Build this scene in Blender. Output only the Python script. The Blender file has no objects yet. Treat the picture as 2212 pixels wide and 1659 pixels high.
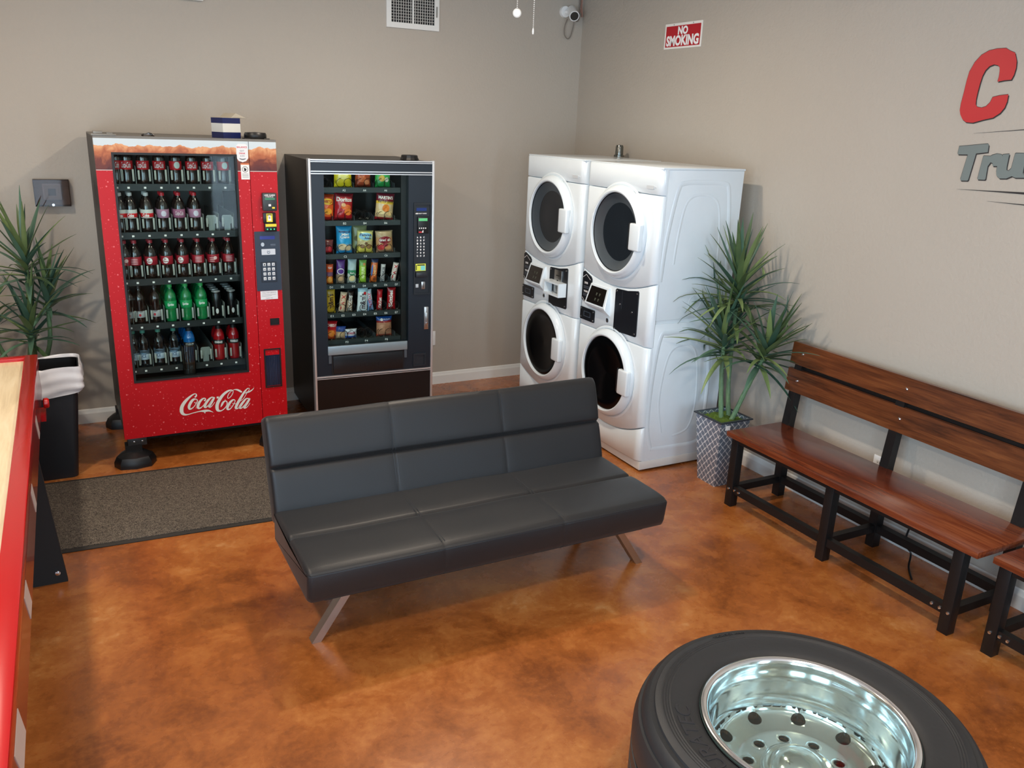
import bpy, bmesh, math, random
from math import sin, cos, pi, radians as R
from mathutils import Vector, Matrix, Euler
random.seed(7)
sc = bpy.context.scene
col = sc.collection
OUT = 0.0008
# ------------------------------------------------------------------ materials
def lin(c):
    return tuple((x/12.92 if x <= .04045 else ((x+.055)/1.055)**2.4) for x in (v/255 for v in c))
def mat(name, rgb, rough=.5, metal=0, bump=0, bscale=200, emit=0, trans=0, coat=0, alpha=None, ior=None, var=0, vscale=8, spec=None):
    m = bpy.data.materials.new(name); m.use_nodes = True
    nt = m.node_tree; b = nt.nodes['Principled BSDF']
    c = lin(rgb)+(1,)
    b.inputs['Base Color'].default_value = c
    b.inputs['Roughness'].default_value = rough
    b.inputs['Metallic'].default_value = metal
    if trans: b.inputs['Transmission Weight'].default_value = trans
    if coat: b.inputs['Coat Weight'].default_value = coat; b.inputs['Coat Roughness'].default_value = .08
    if ior: b.inputs['IOR'].default_value = ior
    if spec is not None: b.inputs['Specular IOR Level'].default_value = spec
    if emit:
        b.inputs['Emission Color'].default_value = c; b.inputs['Emission Strength'].default_value = emit
    tc = nt.nodes.new('ShaderNodeTexCoord')
    n = nt.nodes.new('ShaderNodeTexNoise'); n.inputs['Scale'].default_value = vscale; n.inputs['Detail'].default_value = 4
    nt.links.new(tc.outputs['Object'], n.inputs['Vector'])
    v = var or .04
    mr = nt.nodes.new('ShaderNodeMapRange'); mr.inputs['To Min'].default_value = 1-v; mr.inputs['To Max'].default_value = 1+v
    nt.links.new(n.outputs['Fac'], mr.inputs['Value'])
    mx = nt.nodes.new('ShaderNodeVectorMath'); mx.operation = 'SCALE'; mx.inputs[0].default_value = c[:3]
    nt.links.new(mr.outputs['Result'], mx.inputs['Scale'])
    nt.links.new(mx.outputs['Vector'], b.inputs['Base Color'])
    if bump:
        nb = nt.nodes.new('ShaderNodeTexNoise'); nb.inputs['Scale'].default_value = bscale; nb.inputs['Detail'].default_value = 3
        nt.links.new(tc.outputs['Object'], nb.inputs['Vector'])
        bp = nt.nodes.new('ShaderNodeBump'); bp.inputs['Strength'].default_value = bump; bp.inputs['Distance'].default_value = .004
        nt.links.new(nb.outputs['Fac'], bp.inputs['Height']); nt.links.new(bp.outputs['Normal'], b.inputs['Normal'])
    return m
class NT:
    def __init__(s, m): s.t = m.node_tree; s.b = s.t.nodes['Principled BSDF']
    def n(s, ty, **k):
        x = s.t.nodes.new(ty)
        for a, v in k.items():
            if a in x.inputs.keys(): x.inputs[a].default_value = v
            else: setattr(x, a, v)
        return x
    def l(s, a, b): s.t.links.new(a, b)
    def math(s, op, a, b=None, c=None):
        x = s.n('ShaderNodeMath', operation=op)
        for i, v in enumerate((a, b, c)):
            if v is None: continue
            if isinstance(v, (int, float)): x.inputs[i].default_value = v
            else: s.l(v, x.inputs[i])
        return x.outputs[0]
    def ramp(s, fac, stops):
        x = s.n('ShaderNodeValToRGB'); e = x.color_ramp.elements
        while len(e) < len(stops): e.new(.5)
        for el, (p, c) in zip(e, stops): el.position = p; el.color = lin(c)+(1,)
        s.l(fac, x.inputs[0]); return x.outputs[0]
    def mix(s, f, a, b):
        x = s.n('ShaderNodeMix', data_type='RGBA')
        for i, v in ((0, f), (6, a), (7, b)):
            if isinstance(v, (int, float)): x.inputs[i].default_value = v
            elif isinstance(v, tuple): x.inputs[i].default_value = lin(v)+(1,)
            else: s.l(v, x.inputs[i])
        return x.outputs[2]
def noise(k, vec, scale, detail=4, rough=.5, dist=0):
    x = k.n('ShaderNodeTexNoise'); x.inputs['Scale'].default_value = scale; x.inputs['Detail'].default_value = detail
    x.inputs['Roughness'].default_value = rough; x.inputs['Distortion'].default_value = dist
    k.l(vec, x.inputs['Vector']); return x.outputs['Fac']
def wall_mat():
    m = mat('painted_plaster', (186, 177, 165), .62); k = NT(m); tc = k.n('ShaderNodeTexCoord').outputs['Object']
    f = noise(k, tc, 55, 5, .55); g = noise(k, tc, 1.1, 2)
    k.l(k.mix(k.math('MULTIPLY', g, 1.0), (172, 163, 151), (179, 171, 160)), k.b.inputs['Base Color'])
    bp = k.n('ShaderNodeBump'); bp.inputs['Strength'].default_value = .35; bp.inputs['Distance'].default_value = .006
    k.l(f, bp.inputs['Height']); k.l(bp.outputs['Normal'], k.b.inputs['Normal']); return m
def floor_mat():
    m = mat('stained_concrete', (170, 92, 45), .28); k = NT(m); tc = k.n('ShaderNodeTexCoord').outputs['Object']
    a = noise(k, tc, 1.3, 7, .62, .5); b = noise(k, tc, 5.5, 8, .65, .4); c = noise(k, tc, 38, 5, .7)
    v = k.math('ADD', k.math('MULTIPLY', a, .46), k.math('ADD', k.math('MULTIPLY', b, .36), k.math('MULTIPLY', c, .18)))
    cr = k.ramp(v, [(.33, (90, 46, 20)), (.42, (130, 71, 30)), (.50, (158, 90, 40)), (.57, (176, 110, 54)), (.67, (200, 150, 98))])
    d = noise(k, tc, 2.2, 6, .7, .8)
    sp = k.ramp(d, [(.60, (0, 0, 0)), (.68, (255, 255, 255))])
    cr = k.mix(k.math('MULTIPLY', sp, .3), cr, (124, 60, 22))
    e = noise(k, tc, 17, 5, .7)
    fl = k.ramp(e, [(.705, (0, 0, 0)), (.73, (255, 255, 255))])
    cr = k.mix(k.math('MULTIPLY', fl, .35), cr, (226, 180, 124))
    k.l(cr, k.b.inputs['Base Color'])
    k.l(k.math('MULTIPLY_ADD', b, .22, .16), k.b.inputs['Roughness'])
    k.b.inputs['Coat Weight'].default_value = .25; k.b.inputs['Coat Roughness'].default_value = .2
    bp = k.n('ShaderNodeBump'); bp.inputs['Strength'].default_value = .06; bp.inputs['Distance'].default_value = .01
    k.l(b, bp.inputs['Height']); k.l(bp.outputs['Normal'], k.b.inputs['Normal']); return m
def wood_mat(name, c0, c1, c2, axis=1, rough=.28):
    m = mat(name, c1, rough); k = NT(m); tc = k.n('ShaderNodeTexCoord').outputs['Object']
    mp = k.n('ShaderNodeMapping'); s = [14, 14, 14]; s[axis] = 1.2; mp.inputs['Scale'].default_value = s
    k.l(tc, mp.inputs['Vector']); a = noise(k, mp.outputs['Vector'], 2.2, 8, .65, .6)
    mp2 = k.n('ShaderNodeMapping'); s = [90, 90, 90]; s[axis] = 3; mp2.inputs['Scale'].default_value = s
    k.l(tc, mp2.inputs['Vector']); b = noise(k, mp2.outputs['Vector'], 1.5, 3, .6)
    g = noise(k, tc, 1.6, 3)
    v = k.math('ADD', k.math('MULTIPLY', a, .55), k.math('ADD', k.math('MULTIPLY', b, .2), k.math('MULTIPLY', g, .25)))
    k.l(k.ramp(v, [(.36, c0), (.5, c1), (.64, c2)]), k.b.inputs['Base Color'])
    k.b.inputs['Coat Weight'].default_value = .3; k.b.inputs['Coat Roughness'].default_value = .15
    return m
def speckle_red(name, header):
    m = mat(name, (186, 8, 24), .4); k = NT(m); tc = k.n('ShaderNodeTexCoord').outputs['Object']
    s0 = k.n('ShaderNodeSeparateXYZ'); k.l(tc, s0.inputs[0]); cb = k.n('ShaderNodeCombineXYZ'); k.l(s0.outputs['X'], cb.inputs[0]); k.l(s0.outputs['Z'], cb.inputs[1])
    base = (176, 4, 18)
    for scl, th, am in ((17, .085, .75), (38, .10, .45)):
        vo = k.n('ShaderNodeTexVoronoi', voronoi_dimensions='2D'); vo.inputs['Scale'].default_value = scl; k.l(cb.outputs[0], vo.inputs['Vector'])
        sp = k.ramp(vo.outputs['Distance'], [(th*.5, (255, 255, 255)), (th, (0, 0, 0))])
        vs = k.n('ShaderNodeSeparateColor'); k.l(vo.outputs['Color'], vs.inputs[0])
        base = k.mix(k.math('MULTIPLY', k.math('MULTIPLY', sp, am), k.math('GREATER_THAN', vs.outputs[0], .45)), base, (232, 120, 124))
    if header:
        sx = k.n('ShaderNodeSeparateXYZ'); k.l(tc, sx.inputs[0]); z = sx.outputs['Z']
        mp = k.n('ShaderNodeMapping'); mp.inputs['Scale'].default_value = (1, 0, 0); k.l(tc, mp.inputs['Vector'])
        wv = noise(k, mp.outputs['Vector'], 13, 3, .5)
        line = k.math('MULTIPLY_ADD', wv, .07, 1.822)
        t = k.math('SUBTRACT', line, z)
        ice = noise(k, tc, 14, 3, .5, 1.5)
        t2 = k.math('ADD', k.math('MULTIPLY', t, 5.5), k.math('MULTIPLY_ADD', ice, .7, -.35))
        drink = k.ramp(t2, [(.0, (206, 150, 106)), (.2, (170, 98, 62)), (.45, (106, 50, 38)), (.8, (70, 30, 34))])
        wl = k.math('GREATER_THAN', t, 0)
        hd = k.mix(wl, (190, 202, 208), drink)
        base = k.mix(k.math('GREATER_THAN', z, 1.727), base, hd)
    k.l(base, k.b.inputs['Base Color']); k.b.inputs['Specular IOR Level'].default_value = .35
    return m
def pot_mat():
    m = mat('pot_lattice', (150, 158, 166), .35, .5); k = NT(m); tcn = k.n('ShaderNodeTexCoord')
    sx = k.n('ShaderNodeSeparateXYZ'); k.l(tcn.outputs['Object'], sx.inputs[0])
    nn = k.n('ShaderNodeSeparateXYZ'); k.l(tcn.outputs['Normal'], nn.inputs[0])
    f = k.math('GREATER_THAN', k.math('ABSOLUTE', nn.outputs['X']), .6)
    u = k.math('ADD', k.math('MULTIPLY', sx.outputs['X'], k.math('SUBTRACT', 1, f)), k.math('MULTIPLY', sx.outputs['Y'], f))
    # widen with taper so that the cells follow the flare
    u = k.math('DIVIDE', u, k.math('MULTIPLY_ADD', sx.outputs['Z'], .5, .8))
    z = sx.outputs['Z']
    K = 66
    uw = k.math('ADD', u, k.math('MULTIPLY', k.math('SINE', k.math('MULTIPLY', z, K*2)), .0045))
    zw = k.math('ADD', z, k.math('MULTIPLY', k.math('SINE', k.math('MULTIPLY', u, K*2)), .0045))
    p = k.math('ABSOLUTE', k.math('SINE', k.math('MULTIPLY', k.math('ADD', uw, zw), K)))
    q = k.math('ABSOLUTE', k.math('SINE', k.math('MULTIPLY', k.math('SUBTRACT', uw, zw), K)))
    mn = k.math('MINIMUM', p, q)
    k.l(k.ramp(mn, [(.10, (232, 236, 240)), (.17, (230, 234, 238)), (.22, (70, 80, 96)), (.27, (122, 134, 150))]), k.b.inputs['Base Color'])
    return m
def mat_mat():
    m = mat('ribbed_carpet', (92, 84, 74), .95); k = NT(m); tc = k.n('ShaderNodeTexCoord').outputs['Object']
    a = noise(k, tc, 95, 3, .8, 2.0); b = noise(k, tc, 260, 2)
    v = k.math('ADD', k.math('MULTIPLY', a, .8), k.math('MULTIPLY', b, .2))
    k.l(k.ramp(v, [(.42, (38, 34, 31)), (.5, (86, 77, 68)), (.58, (128, 118, 104))]), k.b.inputs['Base Color'])
    bp = k.n('ShaderNodeBump'); bp.inputs['Strength'].default_value = .8; bp.inputs['Distance'].default_value = .006
    k.l(v, bp.inputs['Height']); k.l(bp.outputs['Normal'], k.b.inputs['Normal']); return m
def pane_mat(name, tint=(255, 255, 255), refl=1.0, ior=1.45):
    m = bpy.data.materials.new(name); m.use_nodes = True; nt = m.node_tree; nt.nodes.clear()
    o = nt.nodes.new('ShaderNodeOutputMaterial'); t = nt.nodes.new('ShaderNodeBsdfTransparent'); t.inputs[0].default_value = lin(tint)+(1,)
    g = nt.nodes.new('ShaderNodeBsdfGlossy'); g.inputs['Roughness'].default_value = .03
    fr = nt.nodes.new('ShaderNodeFresnel'); fr.inputs[0].default_value = ior
    mu = nt.nodes.new('ShaderNodeMath'); mu.operation = 'MULTIPLY'; mu.inputs[1].default_value = refl
    mx = nt.nodes.new('ShaderNodeMixShader'); nt.links.new(fr.outputs[0], mu.inputs[0]); nt.links.new(mu.outputs[0], mx.inputs[0])
    nt.links.new(t.outputs[0], mx.inputs[1]); nt.links.new(g.outputs[0], mx.inputs[2]); nt.links.new(mx.outputs[0], o.inputs[0])
    return m
def leaf_mat(name, c0, c1):
    m = mat(name, c0, .42); k = NT(m); tc = k.n('ShaderNodeTexCoord').outputs['Object']
    a = noise(k, tc, 9, 3)
    oi = k.n('ShaderNodeNewGeometry').outputs['Random Per Island']
    v = k.math('ADD', k.math('MULTIPLY', a, .4), k.math('MULTIPLY', oi, .6))
    k.l(k.ramp(v, [(.2, c0), (.75, c1)]), k.b.inputs['Base Color'])
    k.b.inputs['Subsurface Weight'].default_value = 0
    return m
_c = {}
def M(rgb, rough=.4, metal=0, **k):
    key = (rgb, rough, metal, tuple(sorted(k.items())))
    if key not in _c: _c[key] = mat('colour_%02x%02x%02x' % rgb, rgb, rough, metal, **k)
    return _c[key]
MW = wall_mat(); MF = floor_mat(); MTRIM = mat('trim_white', (226, 226, 222), .35)
MCEIL = mat('ceiling_white', (222, 220, 214), .8)
MBLK = mat('black_plastic', (14, 14, 16), .4); MBLKM = mat('matte_black', (10, 10, 11), .7)
MCH = mat('chrome', (215, 218, 222), .12, 1); MSTEEL = mat('brushed_steel', (190, 190, 188), .3, 1, bump=.05, bscale=400)
MALU = mat('polished_aluminium', (242, 244, 245), .13, 1)
MWHITE = mat('white_enamel', (222, 232, 238), .22, coat=.4)
MWPL = mat('white_plastic', (232, 233, 232), .35)
MTXT = mat('print_white', (240, 240, 240), .5)
MTXTK = mat('print_black', (18, 18, 20), .5)
MRUB = mat('tyre_rubber', (36, 36, 37), .5, bump=.15, bscale=60, var=.12, vscale=5)
# ------------------------------------------------------------------ geometry
class G:
    def __init__(s): s.v = []; s.f = []; s.m = []
    def add(s, vs, fs, mi=0):
        o = len(s.v); s.v += [tuple(p) for p in vs]; s.f += [tuple(i+o for i in f) for f in fs]; s.m += [mi]*len(fs); return s
    def bm(s, b, mi=0):
        b.verts.ensure_lookup_table(); s.add([v.co[:] for v in b.verts], [[v.index for v in f.verts] for f in b.faces], mi); b.free(); return s
    def box(s, x0, x1, y0, y1, z0, z1, mi=0, bev=0, seg=2):
        if not bev:
            v = [(x, y, z) for x in (x0, x1) for y in (y0, y1) for z in (z0, z1)]
            return s.add(v, [(0, 1, 3, 2), (4, 6, 7, 5), (0, 4, 5, 1), (2, 3, 7, 6), (0, 2, 6, 4), (1, 5, 7, 3)], mi)
        b = bmesh.new(); bmesh.ops.create_cube(b, size=1)
        for v in b.verts: v.co = Vector(((x0+x1)/2+v.co.x*(x1-x0), (y0+y1)/2+v.co.y*(y1-y0), (z0+z1)/2+v.co.z*(z1-z0)))
        bmesh.ops.bevel(b, geom=b.edges[:], offset=bev, segments=seg, profile=.5, affect='EDGES')
        b.verts.index_update(); return s.bm(b, mi)
    def hull8(s, bot, top, mi=0):   # two quads
        v = list(bot)+list(top)
        return s.add(v, [(3, 2, 1, 0), (4, 5, 6, 7)]+[(i, (i+1) % 4, 4+(i+1) % 4, 4+i) for i in range(4)], mi)
    def frame(s, x0, x1, z0, z1, hx0, hx1, hz0, hz1, y0, y1, mi=0):
        for a in ((x0, hx0, z0, z1), (hx1, x1, z0, z1), (hx0, hx1, z0, hz0), (hx0, hx1, hz1, z1)):
            if a[1]-a[0] > 1e-5 and a[3]-a[2] > 1e-5: s.box(a[0], a[1], y0, y1, a[2], a[3], mi)
        return s
    def cyl(s, p0, p1, r0, r1=None, n=20, mi=0, cap=True):
        r1 = r0 if r1 is None else r1
        p0 = Vector(p0); p1 = Vector(p1); d = (p1-p0).normalized()
        a = d.orthogonal().normalized(); b = d.cross(a)
        v = []
        for p, r in ((p0, r0), (p1, r1)):
            for i in range(n):
                t = 2*pi*i/n; v.append(p+a*cos(t)*r+b*sin(t)*r)
        f = [(i, (i+1) % n, n+(i+1) % n, n+i) for i in range(n)]
        if cap: f += [tuple(range(n-1, -1, -1)), tuple(range(n, 2*n))]
        return s.add(v, f, mi)
    def lathe(s, prof, c=(0, 0, 0), n=32, mi=0, axis='z', mis=None, close=False):
        # prof: (r, h); axis z: h up; axis y: h towards -y (outward of a front)
        v = []; f = []; fm = []
        for r, h in prof:
            for i in range(n):
                t = 2*pi*i/n
                if axis == 'z': v.append((c[0]+cos(t)*r, c[1]+sin(t)*r, c[2]+h))
                else: v.append((c[0]+cos(t)*r, c[1]-h, c[2]+sin(t)*r))
        k = len(prof)
        for j in range(k-1 if not close else k):
            for i in range(n):
                j2 = (j+1) % k
                f.append((j*n+i, j*n+(i+1) % n, j2*n+(i+1) % n, j2*n+i)); fm.append(mi if mis is None else mis[j])
        o = len(s.v); s.v += v; s.f += [tuple(i+o for i in q) for q in f]; s.m += fm; return s
    def tube(s, pts, r, n=8, mi=0, cap=True):
        pts = [Vector(p) for p in pts]; v = []; k = len(pts); ref = None
        for i, p in enumerate(pts):
            d = (pts[min(i+1, k-1)]-pts[max(i-1, 0)]).normalized()
            a = d.orthogonal().normalized() if ref is None else (ref-d*ref.dot(d)).normalized()
            ref = a; b = d.cross(a); rr = r[i] if isinstance(r, (list, tuple)) else r
            v += [p+a*cos(2*pi*j/n)*rr+b*sin(2*pi*j/n)*rr for j in range(n)]
        f = [(i*n+j, i*n+(j+1) % n, (i+1)*n+(j+1) % n, (i+1)*n+j) for i in range(k-1) for j in range(n)]
        if cap: f += [tuple(range(n-1, -1, -1)), tuple(range((k-1)*n, k*n))]
        return s.add(v, f, mi)
    def prism(s, poly, y0, y1, mi=0):    # poly in (x, z), extruded y0..y1
        n = len(poly); v = [(x, y0, z) for x, z in poly]+[(x, y1, z) for x, z in poly]
        return s.add(v, [tuple(range(n)), tuple(range(2*n-1, n-1, -1))]+[(i, i+n, (i+1) % n+n, (i+1) % n) for i in range(n)], mi)
    def prismz(s, poly, z0, z1, mi=0):
        n = len(poly); v = [(x, y, z0) for x, y in poly]+[(x, y, z1) for x, y in poly]
        return s.add(v, [tuple(range(n-1, -1, -1)), tuple(range(n, 2*n))]+[(i, (i+1) % n, (i+1) % n+n, i+n) for i in range(n)], mi)
    def xf(s, fn): s.v = [tuple(fn(*p)) for p in s.v]; return s
def obj(name, g, mats, parent=None, smooth=30, label=None):
    me = bpy.data.meshes.new(name); me.from_pydata(g.v, [], g.f)
    mats = mats if isinstance(mats, (list, tuple)) else [mats]
    for m in mats: me.materials.append(m)
    for p, i in zip(me.polygons, g.m): p.material_index = i
    b = bmesh.new(); b.from_mesh(me); bmesh.ops.recalc_face_normals(b, faces=b.faces); b.to_mesh(me); b.free()
    if smooth:
        me.polygons.foreach_set('use_smooth', [True]*len(me.polygons)); me.set_sharp_from_angle(angle=R(smooth))
    o = bpy.data.objects.new(name, me); col.objects.link(o)
    if parent: o.parent = parent
    if label: o['label'] = label
    return o
def tag(o, label, cat, group=None):
    o['label'] = label; o['category'] = cat
    if group: o['group'] = group
    return o
def thing(name, label, cat, loc=(0, 0, 0), rz=0, group=None):
    o = bpy.data.objects.new(name, None); col.objects.link(o); o.location = loc; o.rotation_euler = (0, 0, rz)
    o.empty_display_size = .1
    return tag(o, label, cat, group)
def struct(o): o['kind'] = 'structure'; return o
def dup(root, loc=None, rz=None, label=None):
    r = root.copy(); col.objects.link(r)
    if loc is not None: r.location = loc
    if rz is not None: r.rotation_euler = (0, 0, rz)
    if label: r['label'] = label
    for ch in list(root.children):
        c = ch.copy(); col.objects.link(c); c.parent = r
        for gg in list(ch.children):
            d = gg.copy(); col.objects.link(d); d.parent = c
    return r
_tx = {}
def text2d(body, bold=0.0, shear=0.0, ext=0.0, space=1.0):
    key = (body, bold, shear, ext, space)
    if key in _tx: return _tx[key]
    cu = bpy.data.curves.new('t', 'FONT'); cu.body = body; cu.offset = bold; cu.shear = shear; cu.extrude = ext
    cu.align_x = 'LEFT'; cu.resolution_u = 3; cu.space_line = space
    o = bpy.data.objects.new('t', cu); col.objects.link(o)
    dg = bpy.context.evaluated_depsgraph_get(); dg.update()
    me = bpy.data.meshes.new_from_object(o.evaluated_get(dg))
    v = [tuple(p.co) for p in me.vertices]; f = [tuple(p.vertices) for p in me.polygons]
    bpy.data.objects.remove(o); bpy.data.curves.remove(cu); bpy.data.meshes.remove(me)
    _tx[key] = (v, f); return v, f
def text(g, body, x0, x1, z0, z1, y, mi=0, bold=0.0, shear=0.0, ext=0.0, fit=True, space=1.0, rot=0):
    """letters in the x-z plane facing -y, scaled into the rectangle"""
    v, f = text2d(body, bold, shear, ext, space)
    if not v: return g
    if rot: v = [(-p[1], p[0], p[2]) for p in v]
    xs = [p[0] for p in v]; ys = [p[1] for p in v]
    w = max(xs)-min(xs); h = max(ys)-min(ys)
    sx = (x1-x0)/w; sz = (z1-z0)/h
    if not fit: sx = sz = min(sx, sz)
    ox = (x0+x1)/2-(min(xs)+max(xs))/2*sx; oz = (z0+z1)/2-(min(ys)+max(ys))/2*sz
    return g.add([(ox+p[0]*sx, y-p[2]*sz, oz+p[1]*sz) for p in v], f, mi)
def rrect(x0, x1, z0, z1, r, n=5):
    out = []
    for cx, cz, a0 in ((x1-r, z1-r, 0), (x0+r, z1-r, 90), (x0+r, z0+r, 180), (x1-r, z0+r, 270)):
        for i in range(n+1):
            a = R(a0+90*i/n); out.append((cx+cos(a)*r, cz+sin(a)*r))
    return out
def ell(cx, cz, rx, rz, n=24): return [(cx+cos(2*pi*i/n)*rx, cz+sin(2*pi*i/n)*rz) for i in range(n)]
def spline(pts, k=6):
    """Catmull-Rom through points of any dimension"""
    out = []; P = [pts[0]]+list(pts)+[pts[-1]]
    for i in range(1, len(P)-2):
        for j in range(k):
            t = j/k; a, b, c, d = P[i-1], P[i], P[i+1], P[i+2]
            out.append(tuple(.5*((2*b[q])+(-a[q]+c[q])*t+(2*a[q]-5*b[q]+4*c[q]-d[q])*t*t+(-a[q]+3*b[q]-3*c[q]+d[q])*t**3) for q in range(len(b))))
    out.append(tuple(pts[-1])); return out
def stroke(g, pts, y, mi=0, k=6, t=.0006):
    """brush stroke of varying width through (x, z, halfwidth) points"""
    P = spline(pts, k); L = []; Rr = []
    for i, p in enumerate(P):
        a = P[max(i-1, 0)]; b = P[min(i+1, len(P)-1)]; dx = b[0]-a[0]; dz = b[1]-a[1]; d = math.hypot(dx, dz) or 1
        nx, nz = -dz/d, dx/d; w = max(p[2], .0003)
        L.append((p[0]+nx*w, y, p[1]+nz*w)); Rr.append((p[0]-nx*w, y, p[1]-nz*w))
    n = len(P)
    g.add(L+Rr, [(i, i+1, n+i+1, n+i) for i in range(n-1)], mi); return g
# ------------------------------------------------------------------ setting
ZC = 3.12; XL = -5.6; YF = -8.6
struct(obj('floor', G().box(XL-.2, .2, YF-.2, .2, -.12, 0), MF, smooth=0))
struct(obj('ceiling', G().box(XL-.2, .2, YF-.2, .2, ZC, ZC+.12), MCEIL, smooth=0))
struct(obj('wall_back', G().box(XL-.2, .2, 0, .2, 0, ZC), MW, smooth=0))
struct(obj('wall_right', G().box(0, .2, YF-.2, 0, 0, ZC), MW, smooth=0))
wins = [('f', -5.3, -3.72), ('f', -1.62, -.95), ('l', -7.9, -6.1), ('l', -5.8, -4.0)]; WZ0, WZ1 = .35, 2.55
fw = [w for w in wins if w[0] == 'f']; lw = [w for w in wins if w[0] == 'l']
def holed(ws, e0, e1, mk):
    g = G(); xs = [e0]+[x for w in ws for x in w[1:]]+[e1]
    for i in range(0, len(xs), 2): mk(g, xs[i], xs[i+1], 0, ZC)
    for _, a, b in ws: mk(g, a, b, 0, WZ0); mk(g, a, b, WZ1, ZC)
    return g
struct(obj('wall_front', holed(fw, XL, 0, lambda g, a, b, z0, z1: g.box(a, b, YF-.2, YF, z0, z1)), MW, smooth=0))
struct(obj('wall_left', holed(lw, YF-.2, 0, lambda g, a, b, z0, z1: g.box(XL-.2, XL, a, b, z0, z1)), MW, smooth=0))
MGL = pane_mat('window_glass')
for i, (sd, a, b) in enumerate(wins):
    fl = (lambda x, y, z: (x, YF+y, z)) if sd == 'f' else (lambda x, y, z: (XL+y, x, z))
    g = G().frame(a, b, WZ0, WZ1, a+.05, b-.05, WZ0+.05, WZ1-.05, -.14, -.06)
    g.box((a+b)/2-.02, (a+b)/2+.02, -.13, -.07, WZ0+.05, WZ1-.05)
    w = struct(obj('window_%d' % (i+1), g.xf(fl), MTRIM, smooth=0))
    obj('pane', G().box(a+.05, b-.05, -.103, -.097, WZ0+.05, WZ1-.05).xf(fl), MGL, w, smooth=0)
def baseb(name, horizontal, a, b):
    prof = [(0, 0), (.014, 0), (.014, .068), (.009, .080), (.006, .092), (0, .098)]
    g = G()
    if horizontal: v = [(x, -d, z) for x in (a, b) for d, z in prof]
    else: v = [(-d, y, z) for y in (a, b) for d, z in prof]
    n = len(prof)
    g.add(v, [(i, (i+1) % n, (i+1) % n+n, i+n) for i in range(n)]+[tuple(range(n)), tuple(range(2*n-1, n-1, -1))])
    return struct(obj(name, g, MTRIM, smooth=0))
baseb('baseboard_back', True, XL, 0); baseb('baseboard_right', False, YF, -.014)
# ------------------------------------------------------------------ sofa
def cushion(x0, x1, sec, nrm, seams, r=.022, seam_d=.0016, puff=None):
    st = [(x0+r*(1-cos(t)), r*(1-sin(t))) for t in [pi/2*i/4 for i in range(5)]]
    xs = [x0+r+(x1-x0-2*r)*i/40 for i in range(1, 40)]+[s+d for s in seams for d in (-.014, -.006, 0, .006, .014)]
    for x in sorted(xs):
        d = min(abs(x-s) for s in seams); st.append((x, seam_d*max(0, 1-d/.012)))
    st += [(x1-r*(1-cos(t)), r*(1-sin(t))) for t in [pi/2*i/4 for i in range(4, -1, -1)]]
    v = []; n = len(sec)
    for x, e in st:
        for (y, z), (ny, nz) in zip(sec, nrm):
            w = 0
            if puff: w = puff(x, y, z)
            v.append((x, y-ny*(e-w), z-nz*(e-w)))
    f = [(i*n+j, i*n+(j+1) % n, (i+1)*n+(j+1) % n, (i+1)*n+j) for i in range(len(st)-1) for j in range(n)]
    f += [tuple(range(n)), tuple(range(len(st)*n-1, (len(st)-1)*n-1, -1))]
    return G().add(v, f)
def normals(sec):
    n = len(sec); out = []
    area = sum(sec[i][0]*sec[(i+1) % n][1]-sec[(i+1) % n][0]*sec[i][1] for i in range(n))
    sgn = 1 if area > 0 else -1
    for i in range(n):
        a = sec[i-1]; b = sec[(i+1) % n]; dx = b[0]-a[0]; dz = b[1]-a[1]; d = math.hypot(dx, dz)
        out.append((dz/d*sgn, -dx/d*sgn))
    return out
def channel(L, puffs, depth, crease, edge):
    """surface height along a length L split in puffs"""
    pts = []; s = 0
    for pi_, ln in enumerate(puffs):
        for i in range(25):
            t = i/24; h = depth*(1-abs(2*t-1)**4.5)
            if t in (0, 1): h = -crease
            if (pi_ == 0 and i == 0) or (pi_ == len(puffs)-1 and i == 24): h = -edge
            if pi_ and i == 0: continue
            pts.append((s+ln*t, h))
        s += ln
    return pts
MLEA = mat('faux_leather', (21, 21, 23), .46, bump=.12, bscale=320, var=.05)
MLEA.node_tree.nodes['Principled BSDF'].inputs['Sheen Weight'].default_value = .06
sofa = thing('futon_sofa', 'black faux leather armless futon sofa with channelled back and slanted metal legs', 'sofa', (-2.217, -2.92, 0))
OX, OY = -2.217, -2.92
SX0, SX1 = -3.062-OX, -1.372-OX
top = channel(.60, [.29, .29], .009, .012, .004)
sec = [(-2.645-s-OY, .412+h) for s, h in top]
sec += [(-3.234-OY, .404), (-3.238-OY, .392), (-3.228-OY, .30), (-3.218-OY, .275), (-3.195-OY, .266), (-2.66-OY, .262), (-2.64-OY, .28)]
sm = [SX0+(SX1-SX0)/3, SX0+2*(SX1-SX0)/3]
wr = lambda x, y, z: .0025*sin(x*9+y*7)*sin(x*3.1+1) if z > .39 else 0
obj('seat', cushion(SX0, SX1, sec, normals(sec), sm, puff=wr), MLEA, sofa, smooth=50)
b0 = Vector((-2.692-OY, .385)); b1 = Vector((-2.560-OY, .798)); dd = (b1-b0); Lb = dd.length; dd.normalize(); nn = Vector((-dd.y, dd.x))
fr = channel(Lb, [Lb*.505, Lb*.495], .009, .013, .004)
sec = [tuple(b0+dd*s+nn*h) for s, h in fr]
sec += [tuple(b1+dd*.012-nn*.012), tuple(b1+dd*.014-nn*.03), tuple(b1+dd*.006-nn*.095), tuple(b1-dd*.01-nn*.108), tuple(b0-dd*.0-nn*.108), tuple(b0-dd*.03-nn*.09), tuple(b0-dd*.03-nn*.02)]
obj('backrest', cushion(SX0, SX1, sec, normals(sec), sm, puff=lambda x, y, z: .002*sin(x*7+z*11)), MLEA, sofa, smooth=50)
g = G()
g.tube([(SX0+.012, -3.236-OY, .4), (SX1-.012, -3.236-OY, .4)], .0022, 6)
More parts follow.
